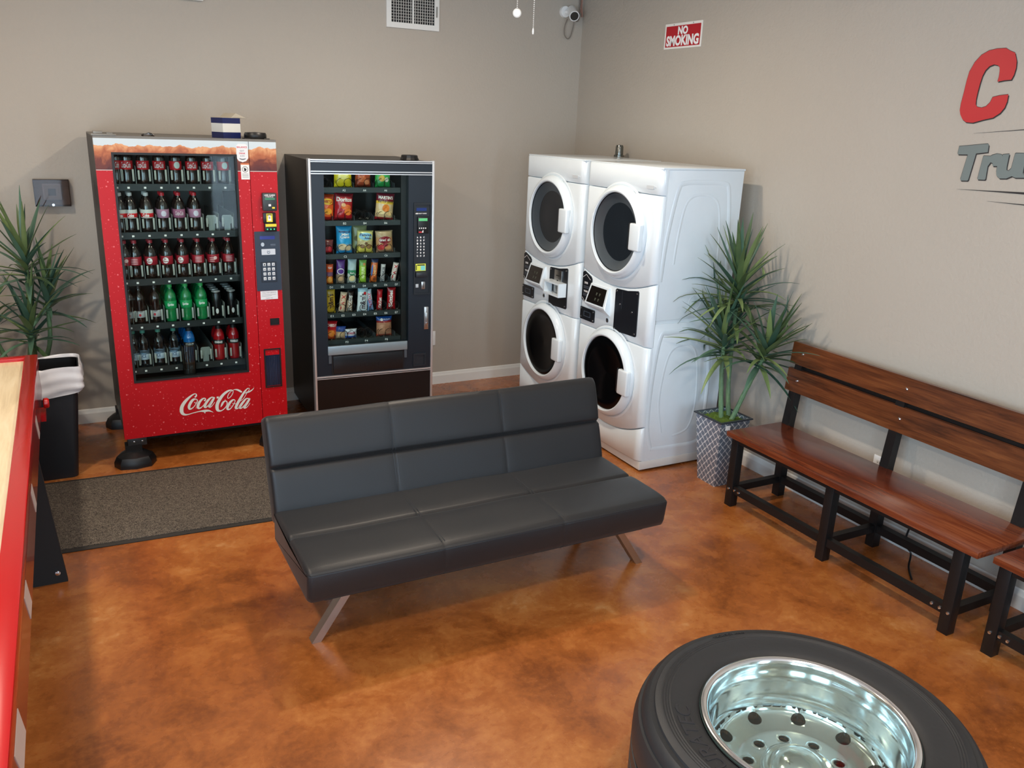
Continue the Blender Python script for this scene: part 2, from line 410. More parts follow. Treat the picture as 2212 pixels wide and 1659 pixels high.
g.tube([(SX0+.001, -2.68-OY, .40), (SX0+.001, -3.21-OY, .40), (SX0+.012, -3.236-OY, .4)], .0022, 6)
obj('piping', g, M((24, 26, 30), .5), sofa)
for s in sm:
    g = G()
    for o_ in (-.007, .007):
        path = [(s+o_, -2.70-OY-i*.0255, .4175+.009*(1-abs(2*((i*.0255/.29) % 1)-1)**4.5)-.0068) for i in range(21)]
        path = [(s+o_,)+tuple(b0+dd*q+nn*(h-.0012)) for q, h in fr[1:-1]][::-1]+path
        g.tube(path, .0011, 4)
    obj('stitching', g, M((46, 50, 56), .5), sofa)
obj('base_frame', G().box(SX0+.08, SX1-.08, -3.16-OY, -2.72-OY, .236, .268), MBLKM, sofa, smooth=0)
for sx in (-1, 1):
    for y in (-3.06, -2.66):
        rear = y > -2.9; y = -2.76 if rear else y
        fx = (-2.86 if rear else -3.0) if sx < 0 else (-1.52 if rear else -1.39); tx = (-2.70 if rear else -2.822) if sx < 0 else (-1.68 if rear else -1.567)
        cy = y-OY; w = .024; t = .019
        q = lambda x, z, yy: [(x-t-OX, yy-w, z), (x+t-OX, yy-w, z), (x+t-OX, yy+w, z), (x-t-OX, yy+w, z)]
        g = G().hull8(q(fx, 0, cy), q(tx, .266, cy))
        obj('leg', g, MSTEEL, sofa, smooth=0)
# ------------------------------------------------------------------ benches
MBW = wood_mat('bench_wood', (48, 25, 13), (96, 52, 27), (124, 74, 40), axis=0)
MBS = wood_mat('bench_seat_wood', (60, 25, 15), (104, 46, 25), (134, 72, 40), axis=0, rough=.2)
MIR = mat('dark_iron', (40, 38, 38), .38, .6, var=.12)
# local: x along the wall to the viewer's right (world -y), y into the wall (world +x)
def bench(label, loc):
    t = thing('bench', label, 'bench', loc, -pi/2, 'benches along the right wall')
    L = 1.522; D = .41
    obj('seat', G().box(0, L, 0, D, .418, .448, bev=.003), MBS, t)
    lx = (.017, .700, 1.40); w = .05
    for x in lx:
        obj('leg', G().box(x, x+w, .03, .03+w, 0, .418, bev=.002), MIR, t)
        # rear posts lean back towards the wall above the seat
        g = G().hull8([(x, .40, 0), (x+w, .40, 0), (x+w, .45, 0), (x, .45, 0)], [(x, .40, .45), (x+w, .40, .45), (x+w, .45, .45), (x, .45, .45)])
        g.hull8([(x, .40, .45), (x+w, .40, .45), (x+w, .45, .45), (x, .45, .45)], [(x, .452, .91), (x+w, .452, .91), (x+w, .492, .91), (x, .492, .91)])
        obj('rear_post', g, MIR, t, smooth=0)
    for x in lx: obj('side_stretcher', G().box(x+.008, x+w-.008, .08, .40, .085, .125), MIR, t, smooth=0)
    for a, b in ((0, 1), (1, 2)):
        obj('front_stretcher', G().box(lx[a]+w, lx[b], .038, .072, .085, .128), MIR, t, smooth=0)
        obj('rear_stretcher', G().box(lx[a]+w, lx[b], .405, .445, .085, .128), MIR, t, smooth=0)
    obj('apron', G().box(lx[0]+w, lx[2], .035, .07, .385, .418).box(lx[0]+w, lx[2], .39, .42, .385, .418), MIR, t, smooth=0)
    g = G(); g.box(.06, L-.06, .462, .48, .765, .79)
    obj('back_rail', g, MIR, t, smooth=0)
    def plank(z0, z1):
        f = lambda z: .452+(z-.45)*(.04/.46)-.047
        p = G().hull8([(-.02, f(z0), z0), (L+.02, f(z0), z0), (L+.02, f(z0)+.022, z0), (-.02, f(z0)+.022, z0)],
                      [(-.02, f(z1), z1), (L+.02, f(z1), z1), (L+.02, f(z1)+.022, z1), (-.02, f(z1)+.022, z1)])
        b = obj('back_plank', p, MBW, t, smooth=0)
        for x in lx:
            zc = (z0+z1)/2+.004
            obj('bolt', G().lathe([(.0085, 0), (.008, .003), (.005, .006), (0, .0065)], (x+.025+.02, f(zc), zc), 12, axis='y'), MCH, b)
    plank(.645, .775); plank(.803, .928)
    for x in (lx[0], lx[2]):
        for dx in ((.012, .05, .085) if x == lx[0] else (-.06, -.02, .025)):
            obj('bolt', G().lathe([(.008, 0), (.007, .004), (0, .006)], (x+dx+.01, .0375 if not 0 < dx+.01 < .05 else .03, .106), 10, axis='y'), MCH, t)
    return t
b1_ = bench('dark iron and red-brown wood bench beside the potted plant, seen nearly whole', (-.551, -2.696, 0))
dup(b1_, (-.518, -4.262, 0), label='dark iron and wood bench cut off by the right edge of the photo')
# ------------------------------------------------------------------ wheel
WC = (-1.94, -4.63, 0)
wheel = thing('truck_wheel', 'wide black truck tyre on a polished aluminium rim lying flat on the floor', 'wheel', WC)
prof = [(.305, .380), (.3125, .398), (.33, .409), (.345, .413), (.37, .418), (.395, .4205), (.4, .4225), (.404, .4205), (.408, .4225), (.412, .4200), (.416, .4220), (.420, .4195), (.424, .4210), (.428, .4180), (.445, .414), (.448, .407), (.456, .408), (.462, .409), (.474, .400), (.482, .384), (.484, .372), (.492, .372), (.500, .352), (.505, .33), (.506, .30)]
tread = []
for z in (.275, .215, .155):
    tread += [(.506, z+.008), (.494, z+.006), (.494, z-.006), (.506, z-.008)]
full = prof+tread+[(.506, .12), (.503, .09), (.49, .05), (.46, .02), (.40, .004), (.34, .004), (.31, .03)]
obj('tyre', G().lathe(full, n=128), MRUB, wheel, smooth=35)
def ringtext(body, r0, hgt, a0, z, inward=True, sp=1.0):
    v, f = text2d(body, .01, 0, .35, 1.0)
    xs = [p[0] for p in v]; w = max(xs); s = hgt/.7
    out = []
    for p in v:
        a = R(a0)-(p[0]*s*sp)/r0; r = r0+(p[1]-.35)*s
        zs = next((za+(zb-za)*(r-ra)/(rb-ra) for (ra, za), (rb, zb) in zip(prof, prof[1:]) if ra <= r <= rb), z)
        out.append((cos(a)*r, sin(a)*r, zs-.0006+(p[2]+.35)*.0035))
    return G().add(out, f)
MEMB = mat('embossed_rubber', (44, 43, 43), .55)
obj('moulded_lettering', ringtext('REGROOVABLE', .436, .012, 88, .4190), MEMB, wheel)
obj('moulded_lettering', ringtext('DURATEC', .366, .045, 196, .4165, sp=1.1), M((34, 33, 36), .6), wheel)
rim = [(.300, .375), (.309, .392), (.311, .404), (.308, .412), (.303, .4145), (.294, .4135), (.288, .408), (.285, .396), (.283, .384), (.279, .374), (.274, .362), (.270, .345), (.268, .315), (.262, .300), (.258, .285), (.2575, .262)]
disc = [(.2575, .262), (.252, .248), (.240, .236), (.224, .228)]
RN = 200
rim[-1] = (.2575, .262)
g = G().lathe(rim, n=RN)
rim = [(r*.98, z-.013*min(1, max(0, (z-.28)/.1))) for r, z in rim]
# outer wall + underside so that the rim is a solid
g.lathe([(.300, .375), (.296, .34), (.287, .33), (.284, .30), (.272, .27), (.268, .2)], n=RN)
rimo = obj('rim', g, MALU, wheel, smooth=40)
# disc with ten hand holes and ten bolt holes, cut as a radial grid
hand = [9+36*i for i in range(10)]; lugs = [26+36*i for i in range(10)]
def prof_z(r):
    P = [(.2575, .262), (.250, .247), (.240, .238), (.226, .232), (.205, .228), (.19, .222), (.175, .219), (.08, .219)]
    for (ra, za), (rb, zb) in zip(P, P[1:]):
        if rb <= r <= ra: return za+(zb-za)*(ra-r)/(ra-rb)
    return .219
NN1 = .0162
def disc_mesh():
    b = bmesh.new()
    outer = [(.2575*cos(2*pi*i/RN), .2575*sin(2*pi*i/RN)) for i in range(RN)]
    inner = [(.085*cos(2*pi*i/90), .085*sin(2*pi*i/90)) for i in range(90)]
    loops = [outer, inner]
    for a in hand:
        c = (.2300*cos(R(a)), .2300*sin(R(a))); lp = []
        for i in range(28):
            t = 2*pi*i/28; u = .0200*cos(t); w = .0235*sin(t)
            lp.append((c[0]+cos(R(a))*u-sin(R(a))*w, c[1]+sin(R(a))*u+cos(R(a))*w))
        loops.append(lp)
    for a in lugs:
        c = (.147*cos(R(a)), .147*sin(R(a))); loops.append([(c[0]+NN1*cos(2*pi*i/20), c[1]+NN1*sin(2*pi*i/20)) for i in range(20)])
    from mathutils.geometry import delaunay_2d_cdt
    pts = []; edges = []
    for lp in loops:
        o = len(pts); pts += [Vector(p) for p in lp]; edges += [(o+i, o+(i+1) % len(lp)) for i in range(len(lp))]
    for r in (.2545, .251, .2475, .243, .238, .2, .19, .18, .17, .12, .1):   # helper rings for curvature
        nr = RN if r > .235 else 100
        for i in range(nr):
            p = Vector((r*cos(2*pi*(i+.5)/nr), r*sin(2*pi*(i+.5)/nr)))
            ok = True
            for a in hand:
                q_ = p-Vector((.2300*cos(R(a)), .2300*sin(R(a)))); u_r = q_.x*cos(R(a))+q_.y*sin(R(a)); w_r = -q_.x*sin(R(a))+q_.y*cos(R(a))
                if (u_r/.0215)**2+(w_r/.025)**2 < 1: ok = False
            for a in lugs:
                if (p-Vector((.147*cos(R(a)), .147*sin(R(a))))).length < .0235: ok = False
            if ok: pts.append(p)
    vs, es, fs, *_ = delaunay_2d_cdt(pts, edges, [], 0, 1e-6)
    def inside(p):
        r = p.length
        if r > .2574 or r < .0852: return False
        for a in hand:
            d = p-Vector((.2300*cos(R(a)), .2300*sin(R(a)))); u = d.x*cos(R(a))+d.y*sin(R(a)); w = -d.x*sin(R(a))+d.y*cos(R(a))
            if (u/.0200)**2+(w/.0235)**2 < .97: return False
        for a in lugs:
            if (p-Vector((.147*cos(R(a)), .147*sin(R(a))))).length < .0158: return False
        return True
    out = [f for f in fs if inside(sum((vs[i] for i in f), Vector((0, 0)))/len(f))]
    g = G().add([(p.x, p.y, prof_z(p.length)) for p in vs], out)
    g.add([(p.x, p.y, prof_z(p.length)-.014) for p in vs], out)
    for lp in loops:      # walls of the holes
        n = len(lp); g.add([(x, y, prof_z(math.hypot(x, y))) for x, y in lp]+[(x, y, prof_z(math.hypot(x, y))-.014) for x, y in lp], [(i, (i+1) % n, n+(i+1) % n, n+i) for i in range(n)])
    b.free(); return g
obj('wheel_disc', disc_mesh(), MALU, wheel, smooth=40)
g = G().lathe([(.110, .205), (.112, .228), (.107, .240), (.096, .246), (.088, .242), (.082, .252), (.064, .272), (.036, .284), (0, .287)], n=64)
obj('hub_cap', g, MALU, wheel, smooth=50)
for a in lugs:
    c = (.147*cos(R(a)), .147*sin(R(a)), .219)
    obj('bolt_hole_ring', G().lathe([(.0155, -.01), (.0165, .0005), (.0175, .0026), (.0225, .0022), (.0245, .0004)], c, 20), MALU, wheel, smooth=50)
gt = thing('glass_disc', 'round clear glass disc with green edge laid over the wheel rim', 'glass', (WC[0], WC[1], .4025))
obj('pane', G().lathe([(0, 0), (.3105, 0)], n=96).lathe([(.3105, .006), (0, .006)], n=96), pane_mat('table_glass', (240, 247, 244), .18), gt, smooth=0)
obj('polished_edge', G().lathe([(.3105, 0), (.312, .001), (.312, .005), (.3105, .006)], n=96), mat('glass_edge', (52, 66, 60), .15, coat=.5), gt, smooth=50)
# ------------------------------------------------------------------ red game table at the left
MRED = mat('red_lacquer', (178, 10, 14), .22, coat=.5)
tb = thing('game_table', 'long red framed game table with pale wood top at the left edge of the photo', 'table', (-4.35, -3.5, 0))
tx, ty = -4.35, -3.5; X1 = -3.935-tx; X0 = -4.75-tx; Y1 = -1.14-ty; Y0 = -5.35-ty
g = G()
g.box(X1-.062, X1, Y0, Y1, .74, .80, bev=.006); g.box(X0, X0+.062, Y0, Y1, .74, .80, bev=.006)
g.box(X0+.05, X1-.05, Y1-.055, Y1, .74, .7995, bev=.006); g.box(X0+.05, X1-.05, Y0, Y0+.055, .74, .7995, bev=.006)
obj('rail', g, MRED, tb)
obj('playfield', G().box(X0+.06, X1-.06, Y0+.05, Y1-.05, .70, .782), wood_mat('maple_top', (206, 184, 146), (226, 206, 168), (236, 220, 186), axis=1, rough=.3), tb, smooth=0)
g = G().hull8([(X0+.01, Y0+.01, .60), (X1-.002, Y0+.01, .60), (X1-.002, Y1-.01, .60), (X0+.01, Y1-.01, .60)], [(X0+.004, Y0+.006, .74), (X1-.006, Y0+.006, .74), (X1-.006, Y1-.006, .74), (X0+.004, Y1-.006, .74)])
obj('apron', g, mat('red_panel', (120, 14, 12), .25, coat=.4), tb, smooth=0)
MWST = mat('white_stripe', (205, 196, 192), .35)
for k_, (ya, yb) in enumerate(((-1.86, -2.0), (-2.66, -2.80), (-3.40, -3.56), (-4.02, -4.24))):
    obj('stripe', G().hull8([(X1-.0025, ya-ty, .612), (X1-.0005, ya-ty, .612), (X1-.0005, yb-ty+.06, .612), (X1-.0025, yb-ty+.06, .612)], [(X1-.006, ya-.05-ty, .715), (X1-.0035, ya-.05-ty, .715), (X1-.0035, yb-.0-ty, .715), (X1-.006, yb-ty, .715)]), MWST, tb, smooth=0)
g = G()
g.hull8([(-4.62-tx, -2.17-ty, 0), (-3.889-tx, -2.17-ty, 0), (-3.889-tx, -2.145-ty, 0), (-4.62-tx, -2.145-ty, 0)], [(-4.60-tx, -2.17-ty, .61), (-3.940-tx, -2.17-ty, .61), (-3.940-tx, -2.145-ty, .61), (-4.60-tx, -2.145-ty, .61)])
lg = obj('leg', g, MBLKM, tb, smooth=0)
obj('bolt', G().lathe([(.012, 0), (.011, .004), (0, .006)], (-3.925-tx, -2.17-ty, .05), 12, axis='y'), MCH, lg)
g = G()
g.hull8([(-4.62-tx, -4.62-ty, 0), (-4.0-tx, -4.62-ty, 0), (-4.0-tx, -4.59-ty, 0), (-4.62-tx, -4.59-ty, 0)], [(-4.60-tx, -4.62-ty, .61), (-3.95-tx, -4.62-ty, .61), (-3.95-tx, -4.59-ty, .61), (-4.60-tx, -4.59-ty, .61)])
obj('leg', g, MBLKM, tb, smooth=0)
g = G().cyl((X1-.01, -1.50-ty, .66), (X1+.02, -1.50-ty, .66), .012).lathe([(.02, 0), (.026, .004), (.026, .018), (.02, .022), (.0, .022)], (0, 0, 0), 20)
kn = G().lathe([(0, 0), (.022, 0), (.026, .005), (.026, .02), (.02, .026), (0, .027)], (0, 0, 0), 24).xf(lambda x, y, z: (X1+.012+z, -1.50-ty+x, .64+y))
obj('knob', kn, MRED, tb)
obj('bracket', G().box(X1-.004, X1+.018, -1.56-ty, -1.44-ty, .565, .60), MRED, tb, smooth=0)
# ------------------------------------------------------------------ trash can
tr = thing('trash_can', 'black rectangular trash can lined with a white bag behind the red table', 'trash can', (-3.92, -.82, 0))
bx, by, tx_, ty_ = .10, .12, .165, .135
def ring(hx, hy, r=.03, n=4):
    return [(x, y) for x, y in rrect(-hx, hx, -hy, hy, r, n)]
def tubewall(levels, mi=0):
    g = G(); n = len(ring(.1, .1)); v = []
    for hx, hy, z in levels: v += [(x, y, z) for x, y in ring(hx, hy)]
    f = [(i*n+j, i*n+(j+1) % n, (i+1)*n+(j+1) % n, (i+1)*n+j) for i in range(len(levels)-1) for j in range(n)]
    return g.add(v, f, mi)
g = tubewall([(.086, .106, .012), (.098, .118, 0), (.10, .12, .002), (.105, .122, .05), (.16, .133, .63), (.168, .14, .635), (.168, .14, .65), (.16, .132, .65), (.155, .128, .62), (.1, .11, .02)])
n = len(ring(.1, .1)); g.add([(x, y, .02) for x, y in ring(.1, .11)], [tuple(range(n))])
obj('can', g, mat('trash_black', (16, 18, 24), .5), tr)
def resample(P, n):
    P = P+[P[0]]; L = [0]
    for a, b in zip(P, P[1:]): L.append(L[-1]+math.hypot(b[0]-a[0], b[1]-a[1]))
    out = []; k = 0
    for i in range(n):
        s = L[-1]*i/n
        while L[k+1] < s: k += 1
        t = (s-L[k])/max(1e-9, L[k+1]-L[k]); out.append((P[k][0]+(P[k+1][0]-P[k][0])*t, P[k][1]+(P[k+1][1]-P[k][1])*t))
    return out
v = []; rg = resample(ring(.172, .144, .035, 6), 64); n = len(rg); lv = 14
for i in range(lv):
    t = i/(lv-1)
    for j, (x, y) in enumerate(rg):
        a = math.atan2(y, x); z = .66-.115*t
        w1 = sin(j*.42+1.3*sin(t*5)); w2 = sin(j*.98+t*4)
        s = 1.02+.05*sin(t*pi)+.02*w1*(.3+t)+.012*w2+.028*sin(t*17+1.5*sin(j*.30))*(.3+.7*t)
        drop = -.02*(1+sin(j*.196+.5))*t-(.02*t if a < 0 else 0)
        v.append((x*s, y*s, z+drop+.010*sin(j*.3+t*3)*(1-.5*t)))
for i in range(4):       # inside of the bag
    t = i/3
    for j, (x, y) in enumerate(rg): v.append((x*(.97-.1*t), y*(.97-.1*t), .658-.16*t+.004*sin(j*1.3)))
f = [(i*n+j, i*n+(j+1) % n, (i+1)*n+(j+1) % n, (i+1)*n+j) for i in range(lv-1) for j in range(n)]
f += [(j, (lv)*n+j, (lv)*n+(j+1) % n, (j+1) % n) for j in range(n)]
f += [((lv+i)*n+j, (lv+i)*n+(j+1) % n, (lv+i+1)*n+(j+1) % n, (lv+i+1)*n+j) for i in range(3) for j in range(n)]
g = G().add(v, f); bb = obj('liner_bag', g, mat('white_film', (214, 214, 218), .35), tr, smooth=60)
v = [(x*.985, y*.985, .655) for x, y in ring(.155, .128)]
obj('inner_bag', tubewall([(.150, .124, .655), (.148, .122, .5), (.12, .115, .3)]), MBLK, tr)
# ------------------------------------------------------------------ floor mat
obj_ = obj('floor_mat', G().box(-.83, .83, -.45, .45, 0, .006, bev=.002).box(-.80, .80, -.42, .42, .006, .010, 1, bev=.0015), [M((44, 40, 36), .8), mat_mat()])
obj_.location = (-3.45, -1.46, 0); obj_.rotation_euler = (0, 0, R(-2.6))
tag(obj_, 'grey-brown ribbed carpet floor mat in front of the red drink machine', 'mat')
# ------------------------------------------------------------------ plants
ML1 = leaf_mat('leaf_green', (42, 70, 46), (116, 136, 84)); ML2 = leaf_mat('leaf_bluegreen', (44, 76, 64), (86, 118, 96))
MSTK = mat('cane_green', (92, 122, 86), .5, bump=.6, bscale=60, var=.3, vscale=60)
MPOT = pot_mat()
def leaves(center, axis, count, length, rnd, lim, wmax=.016, tilt=(6, 92)):
    """strap leaves that rise from a cane and arch over; lim(p) keeps them off walls"""
    g = G(); axis = Vector(axis).normalized(); a0 = axis.orthogonal().normalized(); b0 = axis.cross(a0)
    for i in range(count):
        t = i/(count-1); ph = i*2.39996+rnd.uniform(-.2, .2)
        el = R(tilt[0]+(tilt[1]-tilt[0])*(t**1.0)+rnd.uniform(-8, 8))
        L = length*rnd.uniform(.72, 1.08)*(1-.22*abs(t-.45)); root = Vector(center)+axis*((1-t)*.17-.07)
        out = (a0*cos(ph)+b0*sin(ph)); d = (axis*cos(el)+out*sin(el)).normalized()
        droop = rnd.uniform(.4, 1.3)*(.2+t); n = 9; p = root.copy(); pts = []
        for k in range(n):
            s = k/(n-1); pts.append((p.copy(), d.copy(), s))
            d = (d+Vector((0, 0, -1))*droop*.11*(.3+s)+Vector((rnd.uniform(-1, 1), rnd.uniform(-1, 1), 0))*.03).normalized()
            q = p+d*(L/(n-1)); q2 = lim(q)
            if q2 is not q: d = (q2-p).normalized()
            p = q2
        w0 = wmax*rnd.uniform(.75, 1.1); vs = []
        for p_, d_, s in pts:
            side = d_.cross(Vector((0, 0, 1)));
            if side.length < .1: side = out.cross(axis)
            side.normalize(); up = side.cross(d_).normalized()
            w = w0*(min(1, .55+s*3))*(1-s**2.4)*.98+.0006
            vs += [p_-side*w+up*w*.35, p_, p_+side*w+up*w*.35]
            vs += [p_+side*w+up*(w*.35-.0009), p_-up*.0009, p_-side*w+up*(w*.35-.0009)]
        m = 6
        fs = [(k*m+j, k*m+(j+1) % m, (k+1)*m+(j+1) % m, (k+1)*m+j) for k in range(n-1) for j in range(m)]
        g.add(vs, fs, rnd.randint(0, 1))
    return g
def planter(root, H=.425, ht=.12, hb=.078, tagw=True):
    g = G(); lv = [(hb-.006, 0), (hb, .0), (hb, .004), (ht-.008, H-.008), (ht, H-.006), (ht, H), (ht-.012, H), (ht-.014, H-.04)]
    v = []; 
    for h, z in lv: v += [(-h, -h, z), (h, -h, z), (h, h, z), (-h, h, z)]
    f = [(i*4+j, i*4+(j+1) % 4, (i+1)*4+(j+1) % 4, (i+1)*4+j) for i in range(len(lv)-1) for j in range(4)]+[(3, 2, 1, 0)]
    g.add(v, f); p = obj('planter', g, MPOT, root, smooth=0)
    obj('rim', G().frame(-ht-.004, ht+.004, -ht-.004, ht+.004, -ht+.01, ht-.01, -ht+.01, ht-.01, -.004, .004).xf(lambda x, y, z: (x, z, H+y)), M((60, 66, 74), .4, .4), p, smooth=0)
    if tagw: obj('price_sticker', G().box(-ht-.0035, -ht-.0015, .0, .035, H-.045, H-.018).xf(lambda x, y, z: (y-ht+.035, x, z)), MTXT, p, smooth=0)
    # moss
    g = G(); N = 16; rnd = random.Random(4); v = []
    for i in range(N+1):
        for j in range(N+1): v.append((-ht+.012+(2*ht-.024)*i/N, -ht+.012+(2*ht-.024)*j/N, H-.022+rnd.uniform(-.006, .008)))
    f = [(i*(N+1)+j, (i+1)*(N+1)+j, (i+1)*(N+1)+j+1, i*(N+1)+j+1) for i in range(N) for j in range(N)]
    g.add(v, f); mo = obj('moss', g, mat('moss', (78, 104, 30), .95, bump=1, bscale=150, var=.5, vscale=60), root)
    return p
def limR(q):
    if q.x > -.03: q = Vector((-.03, q.y, q.z))
    if q.y > -2.15 and q.x < -.13 and q.z < 1.86: q = Vector((q.x, -2.15, q.z))
    return q
PR = (-.342, -2.43, 0)
pl = thing('potted_plant', 'tall artificial dracaena in a grey lattice planter between washers and bench', 'plant', PR)
planter(pl)
o = Vector(PR); rel = lambda p: tuple(Vector(p)-o)
def cane(pts, r0=.015, r1=.011):
    P = spline([rel(p) for p in pts], 8); n = len(P)
    rr = [r0+(r1-r0)*i/(n-1)+(.0016 if i % 3 == 0 else 0) for i in range(n)]
    obj('stem', G().tube(P, rr, 10), MSTK, pl)
heads = [((-.33, -2.40, .40), (-.33, -2.36, .66), (-.325, -2.345, .83), 44, .38, (-.18, .05, 1)),
         ((-.30, -2.46, .40), (-.24, -2.49, .60), (-.20, -2.55, .80), 46, .38, (.0, -.5, 1)),
         ((-.27, -2.40, .40), (-.24, -2.33, .62), (-.27, -2.35, 1.14), 54, .41, (-.05, .0, 1))]
rnd = random.Random(11)
def limrel(lim, o_): return lambda q: (lambda w, w2: q if w2 is w else w2-o_)(*(lambda w: (w, lim(w)))(q+o_))
for a, b, c, n_, L_, ax in heads:
    cane([a, b, c])
    obj('foliage', leaves(rel(c), ax, n_, L_, rnd, limrel(limR, o), wmax=.0185), [ML1, ML2], pl, smooth=60)
# upper collar of leaves lower on the tallest cane
obj('foliage', leaves(rel((-.25, -2.34, 1.0)), (0, 0, 1), 22, .34, rnd, limrel(limR, o), wmax=.017, tilt=(40, 105)), [ML1, ML2], pl, smooth=60)
def limL(q):
    if q.y > -.03: q = Vector((q.x, -.03, q.z))
    if q.x > -3.60: q = Vector((-3.60, q.y, q.z))
    return q
PL_ = (-4.02, -.34, 0)
p2_ = thing('potted_plant', 'dark green artificial dracaena by the wall thermostat behind the trash can', 'plant', PL_)
pl = p2_; o = Vector(PL_); planter(pl, tagw=False)
for a, b, c, n_, L_, ax in [((-4.0, -.35, .40), (-3.98, -.37, .7), (-3.965, -.40, 1.12), 34, .42, (0, 0, 1)),
                            ((-4.0, -.30, .40), (-3.90, -.34, .65), (-3.885, -.36, .90), 28, .34, (.15, -.1, 1)),
                            ((-4.04, -.36, .40), (-4.02, -.42, .55), (-3.985, -.45, .74), 30, .38, (.05, -.2, 1)),
                            ((-4.06, -.33, .40), (-4.14, -.36, .60), (-4.20, -.40, .80), 28, .36, (-.3, -.1, 1))]:
    cane([a, b, c])
    obj('foliage', leaves(rel(c), ax, n_, L_, rnd, limrel(limL, o), wmax=.0185), [ML1, ML2], pl, smooth=60)
# ------------------------------------------------------------------ things on the walls
# thermostat in a clear guard
th = thing('thermostat', 'white thermostat inside a clear plastic guard on the wall above the plant', 'thermostat', (-3.79, 0, 1.53))
obj('body', G().box(-.052, .052, -.028, -.002, -.045, .058, bev=.008), MWPL, th)
obj('inner_face', G().box(-.042, .042, -.031, -.028, -.036, .047), M((210, 210, 204), .5), th, smooth=0)
obj('display', G().box(-.021, .021, -.0325, -.031, -.016, .026), M((96, 100, 96), .2), th, smooth=0)
g = G().box(-.098, .098, -.07, -.066, -.078, .082); g.box(-.098, -.094, -.066, 0, -.078, .082); g.box(.094, .098, -.066, 0, -.078, .082); g.box(-.094, .094, -.066, 0, .078, .082); g.box(-.094, .094, -.066, 0, -.078, -.074)
obj('clear_guard', g, pane_mat('guard_plastic', (206, 198, 196), .45), th, smooth=0)
obj('lock', G().cyl((0, -.078, -.068), (0, -.066, -.068), .007), MCH, th)
def outlet(label, loc, rz=0):
    t = thing('wall_outlet', label, 'outlet', loc, rz)
    obj('cover_plate', G().box(-.036, .036, -.006, 0, -.058, .058, bev=.002), MWPL, t)
    for z in (-.022, .022):
        s = obj('socket', G().prism(rrect(-.015, .015, z-.014, z+.014, .007), -.0075, -.006), M((214, 214, 210), .4), t)
        obj('slot', G().box(-.007, -.005, -.0079, -.0074, z-.003, z+.005).box(.005, .007, -.0079, -.0074, z-.003, z+.005), MTXTK, s, smooth=0)
    return t
outlet('white wall outlet between the snack machine and the washers', (-1.245, 0, .385))
outlet('white wall outlet on the right wall behind the bench', (0, -3.285, .375), -pi/2)
# cord under the bench
cd = obj('power_cord', G().tube(spline([(-.03, -3.56, .30), (-.05, -3.57, .2), (-.12, -3.6, .10), (-.10, -3.63, .05), (-.17, -3.68, .012), (-.25, -3.76, .006)], 6), .005, 8), MBLK)
tag(cd, 'thin black power cord dropping to the floor under the bench', 'cord')
# air vent
v0 = thing('air_vent', 'white return air grille with dark slots high on the back wall', 'vent', (-1.41, 0, 2.662))
W_, H_ = .198, .36
obj('frame', G().frame(-W_, W_, 0, H_, -W_+.036, W_-.036, .036, H_-.036, -.014, 0), MTRIM, v0, smooth=0)
obj('duct_back', G().box(-W_+.036, W_-.036, -.003, -.001, .036, H_-.036), MBLKM, v0, smooth=0)
g = G()
for i in range(1, 18): x = -W_+.036+(2*W_-.072)*i/18; g.box(x-.0016, x+.0016, -.013, -.008, .036, H_-.036)
obj('louvre', g, M((205, 203, 198), .5), v0, smooth=0)
g = G()
for i in range(1, 15): z = .036+(H_-.072)*i/15; g.box(-W_+.036, W_-.036, -.008, -.004, z-.0016, z+.0016)
obj('cross_bars', g, M((190, 188, 182), .5), v0, smooth=0)
obj('centre_bar', G().box(-.006, .006, -.0135, -.004, .036, H_-.036), MTRIM, v0, smooth=0)
obj('damper_lever', G().box(W_-.024, W_-.018, -.022, -.014, .09, .16), M((120, 118, 112), .4), v0, smooth=0)
# white panel whose lower edge shows at the top of the photo
wp = thing('wall_panel', 'white panel high on the back wall, only its lower edge in view', 'panel', (-3.12, 0, 2.71))
obj('panel_body', G().box(-.30, .30, -.03, 0, 0, .30, bev=.004), MTRIM, wp)
obj('panel_face', G().box(-.27, .27, -.033, -.03, .03, .27), M((215, 215, 208), .4), wp, smooth=0)
# security camera
sc_ = thing('security_camera', 'small white bullet security camera mounted near the wall corner', 'camera', (-.17, 0, 2.885))
obj('mount', G().cyl((0, 0, 0), (0, -.022, 0), .042, .040, 28).cyl((0, -.02, 0), (.02, -.06, -.01), .014), MWPL, sc_)
d_ = Vector((-.28, -.84, -.42)).normalized(); c_ = Vector((.035, -.06, .0))
e0 = c_-d_*.03; e1 = c_+d_*.095
obj('housing', G().cyl(e0-d_*.012, e0, .026, .036, 32).cyl(e0, e1, .036, .038, 32), MWPL, sc_)
obj('lens_face', G().cyl(e1-d_*.001, e1+d_*.002, .032, .031, 32), M((20, 20, 20), .15, coat=.5), sc_)
g = G().tube(spline([(.03, -.02, -.0), (.07, -.03, -.03), (.075, -.02, -.10), (.055, -.02, -.17), (.03, -.02, -.19), (.0, -.02, -.16), (.0, -.02, -.10), (.02, -.02, -.05)], 6), .0035, 6)
g.tube(spline([(.05, -.02, -.01), (.09, -.02, -.05), (.11, -.02, -.06), (.125, -.02, -.03), (.125, -.02, .08), (.12, -.02, .22)], 6), .0035, 6)
obj('cable', g, M((120, 112, 104), .5), sc_)
cb = obj('cable_bundle', G().tube([(-.028, -.02, ZC), (-.028, -.02, 2.94), (-.018, -.02, 2.86)], .006, 8).tube([(-.042, -.015, ZC), (-.042, -.015, 2.95), (-.03, -.02, 2.89)], .005, 8), M((150, 110, 96), .5))
tag(cb, 'pinkish brown cables running down the wall corner beside the security camera', 'cable')
